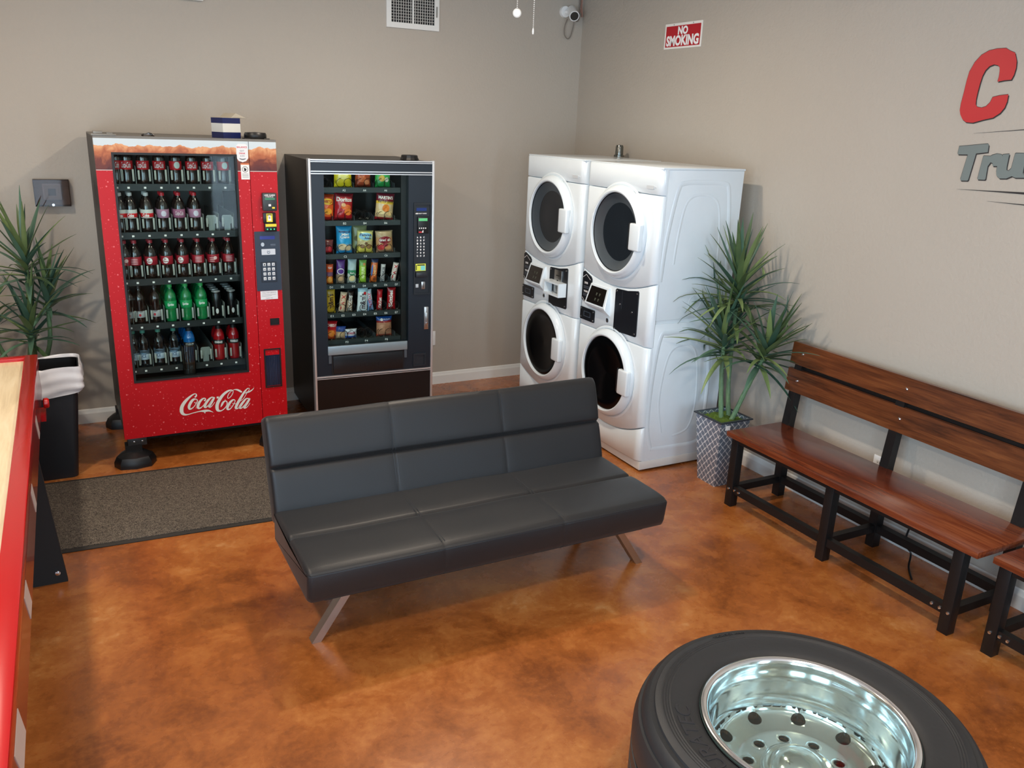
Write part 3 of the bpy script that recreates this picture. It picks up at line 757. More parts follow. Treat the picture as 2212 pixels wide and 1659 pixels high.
# no smoking sign
ns = thing('no_smoking_sign', 'red and white NO SMOKING sign on the right wall', 'sign', (0, -1.268, 2.65), -pi/2)
W2, H2 = .193, .079
obj('board', G().prism(rrect(-W2, W2, -H2, H2, .004), -.004, -.001), mat('sign_white', (232, 230, 224), .35), ns, smooth=0)
obj('red_field', G().prism(rrect(-W2+.014, W2-.014, -H2+.012, H2-.016, .002), -.0046, -.004), mat('sign_red', (176, 14, 32), .35), ns, smooth=0)
g = G(); text(g, 'NO', -.052, .052, .006, .058, -.0056, bold=.05); text(g, 'SMOKING', -.168, .168, -.062, .004, -.0056, bold=.045)
obj('lettering', g, MTXT, ns, smooth=0)
g = G().cyl((-.10, -.006, .071), (-.10, -.004, .071), .003, n=10).cyl((.10, -.006, .071), (.10, -.004, .071), .003, n=10)
obj('nail', g, M((90, 90, 90), .4), ns)
# painted-style wall lettering : outlines traced in wall coordinates (a = distance along the wall, z)
MLR = mat('letter_red', (186, 40, 44), .5); MLO = mat('letter_outline', (40, 36, 36), .6); MLG = mat('letter_grey', (112, 122, 120), .5)
def wallpt(x, y): return None
# ------------------------------------------------------------------ wall lettering
def decal(g, poly, y0, y1, mi=0, sx=0, sz=0, gx=0):
    """outline in wall coords (a, z) -> local x-z about the thing"""
    return g.prism([(x+sx, z+sz) for x, z in poly], y0, y1, mi)
C_ = [(3.531, 2.452), (3.551, 2.441), (3.576, 2.431), (3.591, 2.396), (3.594, 2.369), (3.591, 2.341), (3.583, 2.321), (3.551, 2.319), (3.522, 2.314), (3.524, 2.332), (3.523, 2.355), (3.519, 2.374), (3.508, 2.383), (3.489, 2.387), (3.469, 2.38), (3.454, 2.364), (3.445, 2.341), (3.44, 2.308), (3.437, 2.272), (3.436, 2.241), (3.439, 2.219), (3.448, 2.208), (3.471, 2.204), (3.491, 2.21), (3.506, 2.226), (3.514, 2.249), (3.544, 2.256), (3.584, 2.26), (3.585, 2.231), (3.579, 2.205), (3.563, 2.182), (3.534, 2.162), (3.488, 2.152), (3.442, 2.139), (3.408, 2.141), (3.388, 2.153), (3.373, 2.173), (3.366, 2.192), (3.365, 2.222), (3.369, 2.266), (3.372, 2.319), (3.377, 2.359), (3.395, 2.399), (3.421, 2.429), (3.454, 2.446), (3.49, 2.452)]
T_ = [(3.398, 2.033), (3.535, 2.05), (3.541, 2.045), (3.543, 2.014), (3.488, 2.005), (3.475, 1.888), (3.472, 1.883), (3.438, 1.881), (3.435, 1.888), (3.449, 1.999), (3.4, 1.997), (3.397, 2.0)]
r_ = [(3.526, 1.993), (3.529, 1.997), (3.56, 1.997), (3.569, 2.003), (3.589, 2.009), (3.61, 2.007), (3.617, 2.0), (3.601, 1.956), (3.58, 1.955), (3.577, 1.967), (3.566, 1.971), (3.556, 1.953), (3.558, 1.897), (3.554, 1.893), (3.521, 1.892), (3.519, 1.895)]
u_ = [(3.601, 1.956), (3.617, 2.0), (3.615, 2.007), (3.645, 2.011), (3.645, 1.959), (3.647, 1.942), (3.657, 1.939), (3.667, 1.95), (3.671, 2.012), (3.675, 2.016), (3.707, 2.017), (3.72, 2.015), (3.723, 1.935), (3.738, 1.915), (3.694, 1.912), (3.677, 1.918), (3.654, 1.906), (3.623, 1.904), (3.607, 1.915), (3.602, 1.932)]
def letters(name, label, polys, mface, ox, oz):
    t = thing(name, label, 'sign', (0, -ox, oz), -pi/2)
    for nm, p in polys:
        f = obj(nm, decal(G(), p, -.0040, -.0028, 0, -ox, -oz), mface, t, smooth=0)
        obj('dark_outline', decal(decal(G(), p, -.0026, -.001, 0, -ox+.0035, -oz-.0045), p, -.0024, -.001, 0, -ox-.002, -oz+.002), MLO, f, smooth=0)
letters('wall_letter', 'big slanted red letter C on the right wall', [('letter_face', C_)], MLR, 3.48, 2.30)
letters('wall_lettering', 'grey letters Tru on the right wall under the big red C', [('letter_t', T_), ('letter_r', r_), ('letter_u', u_)], MLG, 3.56, 1.96)
for lb, p in (('thin dark line between the red C and the grey letters', [(3.455, 2.093), (3.687, 2.116), (3.80, 2.124), (3.80, 2.121), (3.687, 2.113)]),
              ('thick dark tapering line just under the grey wall letters', [(3.423, 1.841), (3.746, 1.854), (3.805, 1.856), (3.808, 1.846), (3.748, 1.845), (3.605, 1.844)]),
              ('lowest thin dark line below the grey wall letters', [(3.585, 1.801), (3.758, 1.803), (3.818, 1.803), (3.818, 1.8005), (3.759, 1.799)])):
    o_ = obj('underline_stripe', decal(G(), p, -.003, -.001, 0, -3.6, -1.95), MLO, smooth=0)
    o_.location = (0, -3.6, 1.95); o_.rotation_euler = (0, 0, -pi/2); tag(o_, lb, 'stripe', 'stripes of the wall sign')
# ------------------------------------------------------------------ red drink machine
MRM = speckle_red('machine_red', True)
RM = thing('drink_machine', 'tall red glass-front drink vending machine with white cola script', 'vending machine', (-3.5576, -.8852, 0), .0169)
MCAB = mat('cabinet_brown', (26, 19, 18), .45); MLIN = mat('liner_dark', (22, 30, 27), .4); MGSK = M((12, 14, 16), .5)
RAIL = mat('rail_dark', (34, 40, 40), .35, .3)
def shell(g, x0, x1, y0, y1, z0, z1, t, mi=0):   # open to the front
    g.box(x0, x0+t, y0, y1, z0, z1, mi); g.box(x1-t, x1, y0, y1, z0, z1, mi); g.box(x0+t, x1-t, y0, y1, z0, z0+t, mi)
    g.box(x0+t, x1-t, y0, y1, z1-t, z1, mi); g.box(x0+t, x1-t, y1-t, y1, z0+t, z1-t, mi); return g
obj('cabinet', shell(G(), .006, .958, .045, .834, .17, 1.896, .018), MCAB, RM, smooth=0)
obj('top_trim', G().box(.0, .964, .0, .06, 1.893, 1.906).box(.006, .958, .06, .83, 1.896, 1.902), M((112, 106, 98), .4, .4), RM, smooth=0)
g = G().frame(0, .8055, .17, 1.893, .089, .73, .521, 1.812, 0, .045)
obj('glass_door', g, MRM, RM, smooth=0)
cc = obj('control_column', G().box(.8085, .964, 0, .045, .17, 1.893), MRM, RM, smooth=0)
obj('gasket', G().frame(.081, .738, .513, 1.820, .093, .726, .525, 1.808, -.004, .046), MGSK, RM, smooth=0)
obj('header_seam', G().box(0, .089, -.0008, 0, 1.724, 1.728).box(.73, .8055, -.0008, 0, 1.724, 1.728).box(.8085, .964, -.0008, 0, 1.724, 1.728), M((190, 176, 172), .4), RM, smooth=0)
obj('liner', shell(G(), .055, .765, .045, .62, .46, 1.86, .012), MLIN, RM, smooth=0)
obj('window_pane', G().box(.093, .726, .010, .016, .525, 1.808), pane_mat('machine_glass', (242, 247, 245), .16), RM, smooth=0)
obj('light_tube', G().cyl((.738, .035, .56), (.738, .035, 1.79), .009, n=10), mat('tube_glow', (235, 240, 235), .4, emit=17), RM)
obj('light_tube', G().cyl((.078, .035, .56), (.078, .035, 1.79), .009, n=10), mat('tube_glow_b', (235, 245, 238), .4, emit=13), RM)
RX = [.112-.012, .158, .243, .328, .415, .502, .588, .676]
RZ = [1.645, 1.377, 1.11, .847, .583]        # shelf levels
for zi, z in enumerate(RZ):
    s = obj('shelf', G().box(.068, .752, .062, .60, z-.006, z).box(.068, .752, .055, .066, z-.034, z+.004), RAIL, RM, smooth=0)
    g = G()
    for i in range(9):
        x = .070+.0 + (.115+.0855*(i-1)+.0)-.07 if i else .073
        g.box(x-.0012, x+.0012, .07, .58, z, z+.10)
    obj('divider', g, M((120, 128, 126), .4), s, smooth=0)
    for x in RX: obj('number_tag', G().box(x-.008, x+.004, .0535, .055, z-.022, z-.012), MTXT, s, smooth=0)
    for x in RX: obj('bottle_gate', G().box(x-.033, x-.023, .058, .063, z+.026, z+.078, bev=.0015).box(x+.023, x+.033, .058, .063, z+.018, z+.083, bev=.0015), M((150, 158, 152), .3), s)
for ri, ci in ((1, 6), (1, 7), (4, 5)):
    x = RX[ci]; z = RZ[ri]
    obj('pusher', G().prism([(x-.028, z+.085), (x-.028, z+.045), (x-.017, z+.040), (x-.017, z+.002), (x+.017, z+.002), (x+.017, z+.040), (x+.028, z+.045), (x+.028, z+.085), (x+.022, z+.092), (x-.022, z+.092)], .078, .082), M((120, 132, 128), .3), RM, smooth=0)
# logo
LOGO = [[(0.409, 0.386, 0.0049), (0.418, 0.396, 0.0044), (0.417, 0.406, 0.0027), (0.408, 0.408, 0.0031), (0.394, 0.402, 0.0044), (0.371, 0.385, 0.0071), (0.348, 0.362, 0.0093), (0.332, 0.337, 0.0102), (0.327, 0.313, 0.0107), (0.331, 0.293, 0.0089), (0.345, 0.283, 0.0058), (0.364, 0.282, 0.0031), (0.39, 0.287, 0.0024), (0.415, 0.291, 0.0027), (0.437, 0.293, 0.004), (0.459, 0.292, 0.0075), (0.481, 0.291, 0.0058), (0.498, 0.283, 0.0027), (0.51, 0.276, 0.0007)], [(0.417, 0.373, 0.0022), (0.401, 0.374, 0.0062), (0.385, 0.359, 0.008), (0.372, 0.334, 0.008), (0.373, 0.317, 0.0062), (0.384, 0.316, 0.004), (0.4, 0.328, 0.0022), (0.415, 0.348, 0.0022), (0.422, 0.364, 0.0027), (0.417, 0.374, 0.0022)], [(0.403, 0.355, 0.0018), (0.41, 0.35, 0.002), (0.421, 0.352, 0.0018)], [(0.462, 0.356, 0.0049), (0.469, 0.366, 0.0036), (0.466, 0.373, 0.0027), (0.453, 0.371, 0.0049), (0.434, 0.353, 0.0075), (0.423, 0.33, 0.0084), (0.424, 0.315, 0.0062), (0.436, 0.314, 0.004), (0.452, 0.326, 0.0022), (0.462, 0.34, 0.0018)], [(0.517, 0.372, 0.0031), (0.504, 0.374, 0.004), (0.485, 0.359, 0.0067), (0.468, 0.337, 0.0075), (0.462, 0.32, 0.0075), (0.469, 0.314, 0.004), (0.486, 0.329, 0.0022), (0.505, 0.354, 0.0022)], [(0.522, 0.373, 0.0049), (0.507, 0.349, 0.0075), (0.49, 0.324, 0.008), (0.489, 0.314, 0.0053), (0.5, 0.315, 0.0022), (0.523, 0.341, 0.0013)], [(0.535, 0.369, 0.0062), (0.548, 0.368, 0.0062)], [(0.555, 0.304, 0.0009), (0.562, 0.317, 0.0053), (0.571, 0.333, 0.0058), (0.584, 0.341, 0.0036), (0.594, 0.333, 0.0031), (0.591, 0.311, 0.0027), (0.575, 0.291, 0.0027), (0.554, 0.28, 0.004), (0.537, 0.286, 0.008), (0.533, 0.304, 0.0098), (0.537, 0.328, 0.0098), (0.552, 0.355, 0.0093), (0.576, 0.384, 0.008), (0.604, 0.403, 0.0062), (0.624, 0.407, 0.0036), (0.633, 0.402, 0.002), (0.634, 0.39, 0.002), (0.622, 0.369, 0.0022), (0.606, 0.356, 0.002), (0.599, 0.362, 0.002), (0.606, 0.381, 0.002), (0.619, 0.396, 0.0018), (0.631, 0.403, 0.0018), (0.645, 0.408, 0.0022), (0.663, 0.403, 0.0053), (0.68, 0.391, 0.0053), (0.687, 0.386, 0.0044)], [(0.705, 0.376, 0.0013), (0.719, 0.381, 0.0049), (0.735, 0.385, 0.0044), (0.752, 0.395, 0.0027), (0.763, 0.408, 0.0004)], [(0.643, 0.339, 0.0022), (0.63, 0.342, 0.0049), (0.611, 0.326, 0.0075), (0.596, 0.3, 0.0075), (0.596, 0.284, 0.0058), (0.611, 0.286, 0.0031), (0.627, 0.304, 0.0022), (0.64, 0.325, 0.0022), (0.644, 0.338, 0.0022)], [(0.626, 0.32, 0.0018), (0.635, 0.315, 0.0018), (0.646, 0.316, 0.0018)], [(0.67, 0.326, 0.0016), (0.696, 0.345, 0.0016), (0.716, 0.375, 0.0018), (0.732, 0.398, 0.0018), (0.729, 0.407, 0.0018), (0.72, 0.404, 0.0031), (0.703, 0.386, 0.0058), (0.678, 0.35, 0.0075), (0.653, 0.308, 0.0084), (0.645, 0.287, 0.0071), (0.656, 0.283, 0.0036), (0.67, 0.296, 0.002)], [(0.728, 0.338, 0.0031), (0.712, 0.34, 0.004), (0.695, 0.325, 0.0067), (0.675, 0.3, 0.0075), (0.668, 0.286, 0.0067), (0.679, 0.282, 0.0036), (0.696, 0.298, 0.0022), (0.716, 0.323, 0.0022)], [(0.733, 0.339, 0.0049), (0.717, 0.315, 0.0075), (0.697, 0.287, 0.0075), (0.702, 0.28, 0.0044), (0.716, 0.287, 0.0018), (0.733, 0.309, 0.0011)], [(0.453, 0.288, 0.0013), (0.46, 0.282, 0.0036), (0.46, 0.275, 0.0007)]]
g = G()
for s in LOGO: stroke(g, s, -.0012)
obj('script_logo', g, mat('logo_white', (214, 214, 206), .4), RM, smooth=0)
# stickers
st = obj('shield_sticker', G().prism([(.737, 1.868), (.748, 1.879), (.79, 1.879), (.802, 1.868), (.802, 1.80), (.79, 1.784), (.77, 1.777), (.748, 1.784), (.737, 1.80)], -.0014, 0), M((214, 216, 218), .4), RM, smooth=0)
g = G(); text(g, 'BALANCE', .741, .798, 1.856, 1.866, -.0018, bold=.02); text(g, 'DRINK', .752, .787, 1.822, 1.831, -.0018, bold=.02); obj('red_print', g, M((196, 40, 60), .5), st, smooth=0)
g = G(); text(g, 'EAT', .758, .781, 1.836, 1.845, -.0018); text(g, '& DO', .758, .782, 1.808, 1.817, -.0018); stroke(g, [(.752, 1.797, .002), (.77, 1.793, .003), (.788, 1.797, .002)], -.0018); obj('grey_print', g, M((90, 90, 94), .5), st, smooth=0)
st = obj('tilt_warning_sticker', G().box(.757, .805, -.0014, 0, 1.68, 1.771).box(.757, .805, -.0016, -.0014, 1.763, 1.771, 1), [M((222, 222, 220), .4), M((200, 110, 60), .4)], RM, smooth=0)
g = G(); n = 24
ring_ = ell(.781, 1.737, .017, .017, n); rin = ell(.781, 1.737, .0145, .0145, n)
g.add([(x, -.0018, z) for x, z in ring_+rin], [(i, (i+1) % n, n+(i+1) % n, n+i) for i in range(n)])
stroke(g, [(.776, 1.744, .004), (.781, 1.737, .005), (.777, 1.728, .004)], -.0018); stroke(g, [(.784, 1.728, .0015), (.788, 1.74, .0015)], -.0018)
for k in range(4): g.box(.763, .799, -.0018, -.0016, 1.690+k*.007, 1.6915+k*.007)
obj('pictogram', g, MTXTK, st, smooth=0)
# card reader
cr_ = obj('card_reader', G().box(.866, .948, -.034, 0, 1.500, 1.605, bev=.006), M((52, 58, 60), .4), RM)
obj('display', G().box(.878, .936, -.0355, -.034, 1.565, 1.577), M((50, 120, 84), .3), cr_, smooth=0)
g = G(); text(g, 'USE CARD', .876, .938, 1.588, 1.597, -.0352, bold=.02); text(g, 'HERE', .884, .928, 1.580, 1.586, -.0352); g.box(.898, .912, -.0355, -.034, 1.528, 1.540); obj('print', g, MTXT, cr_, smooth=0)
obj('yellow_button', G().box(.918, .934, -.036, -.034, 1.514, 1.524), M((220, 200, 60), .4), cr_, smooth=0)
ba = obj('bill_acceptor', G().box(.868, .942, -.016, 0, 1.428, 1.488, bev=.003).box(.872, .942, -.03, 0, 1.378, 1.428, bev=.003), M((22, 22, 22), .35), RM)
obj('yellow_label', G().box(.886, .922, -.0172, -.016, 1.434, 1.484).box(.876, .94, -.0312, -.03, 1.408, 1.424), M((224, 206, 50), .4), ba, smooth=0)
g = G().prism([(.894, 1.442), (.914, 1.442), (.910, 1.474), (.898, 1.474)], -.0178, -.0172); obj('bill_symbol', g, MTXT, ba, smooth=0)
g = G(); text(g, '$', .9, .908, 1.452, 1.466, -.0184); g.box(.89, .918, -.018, -.0172, 1.474, 1.478); obj('print', g, MTXTK, ba, smooth=0)
for k in range(3): obj('green_light', G().cyl((.886+.02*k, -.0305, 1.393), (.886+.02*k, -.0315, 1.393), .004, n=10), mat('green_glow', (40, 200, 130), .4, emit=1.2) if k == 0 else bpy.data.materials['green_glow'], ba)
kp = obj('keypad_panel', G().prism(rrect(.813, .9625, 1.018, 1.377, .003), -.004, .001), M((40, 52, 68), .4), RM, smooth=0)
ds = obj('display', G().box(.843, .932, -.0055, -.004, 1.330, 1.350), M((20, 36, 130), .2), kp, smooth=0)
obj('coin_slot_plate', G().prism(ell(.858, 1.300, .010, .012, 18), -.008, -.004), MSTEEL, kp, smooth=0)
obj('name_plate', G().prism(rrect(.850, .932, 1.237, 1.272, .003), -.006, -.004), M((196, 202, 210), .3), kp, smooth=0)
g = G().box(.905, .935, -.005, -.004, 1.297, 1.300).box(.905, .935, -.005, -.004, 1.291, 1.293); stroke(g, [(.882, 1.258, .001), (.885, 1.248, .002), (.891, 1.246, .002), (.897, 1.248, .002), (.9, 1.258, .001)], -.0066); stroke(g, [(.884, 1.262, .0015), (.891, 1.256, .002), (.898, 1.262, .0015)], -.0066)
obj('small_marks', g, M((110, 122, 138), .5), kp, smooth=0)
obj('keypad_bezel', G().frame(.842, .936, 1.070, 1.195, .847, .931, 1.075, 1.190, -.0055, -.004), M((24, 30, 40), .4), kp, smooth=0)
keys = '123456789*0#'
for i, ch in enumerate(keys):
    x = .863+.0265*(i % 3); z = 1.178-.0285*(i//3)
    ky = obj('key', G().box(x-.0085, x+.0085, -.0085, -.004, z-.0095, z+.0095, bev=.0015), M((206, 210, 214), .35), kp)
    obj('key_digit', text(G(), ch, x-.003, x+.003, z-.005, z+.005, -.0088, bold=.02), MTXTK, ky, smooth=0)
st = obj('price_sticker', G().box(.832, .936, -.0014, 0, .963, 1.016), M((220, 220, 222), .4), RM, smooth=0)
g = G(); text(g, 'CALL FOR SERVICE', .842, .926, 1.001, 1.009, -.0018); g.box(.84, .925, -.0018, -.0014, .992, .9935).box(.84, .90, -.0018, -.0014, .984, .9855); text(g, 'THANK YOU', .862, .905, .967, .974, -.0018); obj('print', g, M((120, 120, 124), .5), st, smooth=0)
# coin return and delivery port (black recesses built proud of the column face)
obj('coin_return', G().frame(.882, .937, .800, .842, .886, .933, .804, .838, -.005, 0).box(.886, .933, -.0015, -.0005, .804, .838).box(.89, .929, -.004, -.001, .804, .812), M((16, 10, 12), .4), RM, smooth=0)
dv = obj('delivery_port', G().frame(.834, .937, .398, .650, .841, .930, .405, .643, -.006, 0), MGSK, RM, smooth=0)
g = G(); n = 14; v = []
for i in range(n): 
    t = i/(n-1); z = .608-.200*t; v += [(.842, -.001-.004*sin(t*pi), z), (.929, -.001-.004*sin(t*pi), z)]
g.add(v, [(2*i, 2*i+1, 2*i+3, 2*i+2) for i in range(n-1)]); obj('port_flap', g, M((22, 32, 54), .25), dv, smooth=60)
g = G()
for k in range(5): x = .867+.0095*k; g.box(x-.0011, x+.0011, -.0072, -.002, .412, .60)
obj('flap_ribs', g, M((46, 60, 88), .35), dv, smooth=0)
# underside, brackets and the big black roller feet
obj('base_panel', G().box(.02, .944, .10, .80, .12, .172), MBLKM, RM, smooth=0)
def foot(x, y):
    f = G(); P = [(-.115, -.02), (-.085, -.085), (0, -.105), (.085, -.085), (.12, -.01), (.075, .07), (-.075, .07)]
    n = len(P); lv = [(1, 0), (1, .03), (.86, .062), (.5, .085)]
    v = [(x+a*s, y+b*s, z) for s, z in lv for a, b in P]
    f.add(v, [(i*n+j, i*n+(j+1) % n, (i+1)*n+(j+1) % n, (i+1)*n+j) for i in range(3) for j in range(n)]+[tuple(range(n-1, -1, -1)), tuple(range(3*n, 4*n))])
    f.box(x-.045, x+.045, y-.03, y+.05, .06, .125)
    return obj('foot', f, mat('foot_black', (18, 18, 20), .35) if 'foot_black' not in bpy.data.materials else bpy.data.materials['foot_black'], RM, smooth=30)
for x, y in ((.045, .035), (.045, .77), (.90, .06), (.90, .77)): foot(x, y)
for x in (.015, .835):
    bk = obj('bracket', G().box(x, x+.105, .012, .10, .118, .168, bev=.002), M((56, 56, 58), .4, .4), RM)
    for dx in (.035, .08): obj('bolt', G().lathe([(.007, 0), (.006, .003), (0, .004)], (x+dx, .012, .145), 10, axis='y'), MCH, bk)
obj('hinge_bracket', G().box(-.006, .115, -.004, .07, 1.906, 1.914, bev=.001).box(.004, .05, .0, .05, 1.914, 1.928, bev=.002).box(.07, .10, .02, .05, 1.914, 1.92), M((120, 116, 108), .4, .3), RM)
# ---------------------------------------------------------------- drinks
def Mx(name, *a, **k):
    return bpy.data.materials.get(name) or mat(name, *a, **k)
ROOTM = Matrix.Translation((-3.5576, -.8852, 0)) @ Matrix.Rotation(.0169, 4, 'Z')
ORD = ['first', 'second', 'third', 'fourth', 'fifth', 'sixth', 'seventh', 'eighth']
BOT = [(.0, .004), (.020, .0), (.0285, .003), (.0315, .012), (.0325, .030), (.0305, .055), (.0300, .062), (.0322, .077), (.0325, .079)]
BTOP = [(.0325, .128), (.0325, .142), (.0318, .150), (.0280, .168), (.0200, .184), (.0135, .194), (.0125, .200), (.0125, .206), (.0, .206)]
SPT = [(.0, .004), (.020, 0), (.0295, .004), (.0325, .018), (.0328, .05), (.0310, .075), (.0328, .10)]
SPTOP = [(.0328, .152), (.0315, .160), (.0285, .172), (.0225, .186), (.0160, .195), (.0160, .198), (.0, .198)]
def band(r, z0, z1, n=28): return G().lathe([(r, z0), (r+.0006, z0+.001), (r+.0006, z1-.001), (r, z1)], n=n)
def wrap(body, a0, r, z0, z1, width, bold=.0, shear=0):
    """text wrapped round a cylinder, a0 = angle of its centre (front = -90)"""
    g = G(); text(g, body, -width/2, width/2, z0, z1, 0, bold=bold, shear=shear)
    return g.xf(lambda x, y, z: (cos(R(a0)+x/r)*r, sin(R(a0)+x/r)*r, z))
def patch(a0, w, z0, z1, r, n=10):
    v = []
    for i in range(n+1):
        t = -1+2*i/n; a = R(a0)+t*w/2/r; h = (z1-z0)/2*math.sqrt(max(0, 1-t*t)); zc = (z0+z1)/2
        v += [(cos(a)*r, sin(a)*r, zc-h), (cos(a)*r, sin(a)*r, zc+h)]
    return G().add(v, [(2*i, 2*i+2, 2*i+3, 2*i+1) for i in range(n)])
def bottle(kind):
    t = thing('drink_bottle', 'x', 'bottle')
    cap = {'cola': (190, 20, 30), 'cherry': (200, 30, 44), 'diet': (214, 218, 218), 'pepper': (176, 50, 62), 'dpep': (38, 34, 36), 'lime': (60, 180, 96), 'water': (70, 140, 124), 'blue': (24, 28, 34), 'redsport': (20, 20, 22), 'colacircle': (190, 20, 30), 'pepper2': (176, 50, 62), 'pepper3': (176, 50, 62), 'cherry2': (200, 30, 44)}[kind]
    if kind in ('blue', 'redsport'):
        prof = SPT+[(.0328, .112)]+SPTOP; capz = (.196, .219, .017)
        lz = (.112, .150)
        bm_ = Mx('sport_'+kind, (14, 110, 190) if kind == 'blue' else (170, 14, 26), .12, trans=.25, coat=1)
    else:
        prof = BOT+BTOP; capz = (.203, .222, .0142); lz = (.080, .128)
        bm_ = {'lime': lambda: Mx('green_plastic', (24, 150, 84), .12, trans=.4, coat=1),
               'water': lambda: pane_mat('clear_bottle', (214, 226, 232), 2.2) if 'clear_bottle' not in bpy.data.materials else bpy.data.materials['clear_bottle']}.get(kind, lambda: Mx('cola_dark', (20, 11, 10), .1, coat=1))()
    if kind == 'dpep': lz = (.036, .092)
    obj('body', G().lathe(prof, n=28), bm_, t, smooth=50)
    obj('cap', G().lathe([(.0, capz[0]-.001), (capz[2], capz[0]), (capz[2], capz[1]-.002), (capz[2]-.002, capz[1]), (0, capz[1])], n=20), M(cap, .35), t, smooth=40)
    L = lambda rgb, **k: M(rgb, .4)
    r = .0334; lr = r+.0009; F = -97
    if kind in ('cola', 'colacircle'):
        lb = obj('label', band(r, *lz), L((190, 22, 34)), t, smooth=40)
        if kind == 'cola': obj('label_print', wrap('Coca-Cola', F, lr, .089, .121, .052, bold=.01, shear=.35), MTXT, lb, smooth=0)
        else: obj('label_print', patch(F+12, .034, .087, .125, lr), M((206, 222, 212), .4), lb, smooth=0)
    elif kind == 'diet':
        lb = obj('label', band(r, *lz), L((198, 202, 202)), t, smooth=40)
        b_ = obj('red_band', band(r+.0004, .085, .108), L((204, 24, 36)), lb, smooth=40)
        obj('label_print', wrap('Coke', F, lr+.0006, .087, .106, .036, bold=.03), MTXT, lb, smooth=0)
    elif kind in ('cherry', 'cherry2'):
        lb = obj('label', band(r, *lz), L((150, 92, 124) if kind == 'cherry' else (164, 120, 150)), t, smooth=40)
        if kind == 'cherry': obj('label_print', wrap('Coca-Cola', F, lr, .094, .117, .046, shear=.35), MTXT, lb, smooth=0)
        else: obj('label_print', patch(F+8, .03, .088, .120, lr), M((206, 204, 222), .4), lb, smooth=0)
    elif kind in ('pepper', 'pepper2', 'pepper3'):
        lb = obj('label', band(r, *lz), L((150, 20, 40)), t, smooth=40)
        if kind == 'pepper':
            pa = obj('label_print', patch(F-12, .034, .086, .121, lr), MTXT, lb, smooth=0)
            g = wrap('Dr', F-16, lr+.0006, .105, .118, .014, bold=.03); g2 = wrap('Pepper', F-12, lr+.0006, .091, .103, .03, bold=.03); g.add(g2.v, g2.f)
            pa2 = obj('script_print', g, M((140, 16, 36), .4), lb, smooth=0)
        elif kind == 'pepper2':
            g = G()
            for k in range(4): h = patch(F, .045, .086+k*.009, .091+k*.009, lr); g.add(h.v, h.f)
            obj('label_print', g, M((222, 170, 176), .4), lb, smooth=0)
        else:
            g = patch(F+26, .022, .098, .118, lr)
            for k in range(3): h = patch(F-6, .034, .086+k*.010, .090+k*.010, lr); g.add(h.v, h.f)
            obj('label_print', g, M((226, 190, 190), .4), lb, smooth=0)
    elif kind == 'dpep':
        lb = obj('label', band(r-.002, *lz), L((176, 178, 180)), t, smooth=40)
        obj('label_print', wrap('Dr Pepper', F, lr-.002, .064, .082, .036, shear=.2, bold=.01), M((60, 50, 52), .4), lb, smooth=0)
        obj('cherry_mark', patch(F, .014, .044, .060, lr-.002), M((176, 24, 40), .4), lb, smooth=0)
    elif kind == 'lime':
        lb = obj('label', band(r, .080, .124), M((20, 150, 84), .35), t, smooth=40)
        obj('label_print', wrap('Sprite', F, lr, .092, .112, .036, shear=.2, bold=.03), MTXT, lb, smooth=0)
    elif kind == 'water':
        lb = obj('label', patch(F, .05, .040, .095, r-.001, 8) and G().lathe([(.0318, .045), (.0324, .046), (.0324, .088), (.0318, .089)], n=28), M((176, 196, 212), .4), t, smooth=40)
        obj('label_print', wrap('ICE', F, .0330, .058, .078, .024, bold=.02), M((60, 80, 120), .4), lb, smooth=0)
    elif kind in ('blue', 'redsport'):
        lb = obj('label', band(r-.0002, .102, .130), M((26, 26, 30), .4), t, smooth=40)
        obj('label_print', wrap('POWERADE', F, r+.0009, .109, .123, .05, bold=.03, shear=.2), MTXT, lb, smooth=0)
    return t
def can(_):
    t = thing('drink_can', 'x', 'can')
    obj('body', G().lathe([(.0, .004), (.020, .003), (.022, 0), (.0268, .008), (.0270, .150), (.0235, .160)], n=28), M((16, 16, 18), .25, .3, coat=.4), t, smooth=50)
    obj('lid', G().lathe([(.0235, .160), (.0262, .1630), (.0255, .166), (.022, .1615), (0, .1615)], n=28), MWPL and M((196, 200, 202), .25, .4), t, smooth=40)
    g = G(); v = []
    lb = obj('label_print', patch(-85, .018, .03, .062, .0274), M((206, 208, 206), .4), t, smooth=0)
    return t
KD = {'cola': 'dark cola bottle with red script label', 'colacircle': 'dark cola bottle, pale circle on red label', 'diet': 'diet cola bottle with white cap',
      'cherry': 'dark bottle with pink-purple label', 'cherry2': 'dark bottle with pale mauve label', 'pepper': 'dark bottle, white oval on maroon label', 'pepper2': 'dark bottle, pink text on maroon label', 'pepper3': 'dark bottle, maroon label turned sideways',
      'dpep': 'dark diet soda bottle with silver label', 'lime': 'bright green soda bottle', 'water': 'clear water bottle with teal cap', 'blue': 'blue sports drink bottle', 'redsport': 'red sports drink bottle'}
SHF = ['top', 'second', 'middle', 'fourth', 'bottom']
rows = [['cola', 'cola', 'cola', 'cola', 'colacircle', 'cola', 'cola', 'colacircle'],
        ['diet', 'diet', 'diet', 'cherry2', 'cherry', 'cherry2', None, None],
        ['pepper3', 'pepper2', 'pepper', 'pepper', 'pepper', 'pepper2', 'pepper3', 'pepper2'],
        ['dpep', 'dpep', 'dpep', 'lime', 'lime', 'lime', 'can', 'can'],
        ['water', 'water', 'water', 'water', 'blue', None, 'redsport', 'redsport']]
deep = [[1]*8, [2]*6+[0, 0], [2]*8, [1, 1, 1, 4, 4, 4, 4, 4], [1, 1, 1, 1, 4, 0, 2, 2]]
proto = {}
cam_xy = Vector((-3.7145, -6.0114, 2.0553))
DEPTHW = ['', 'second in line', 'third in line', 'last in line']
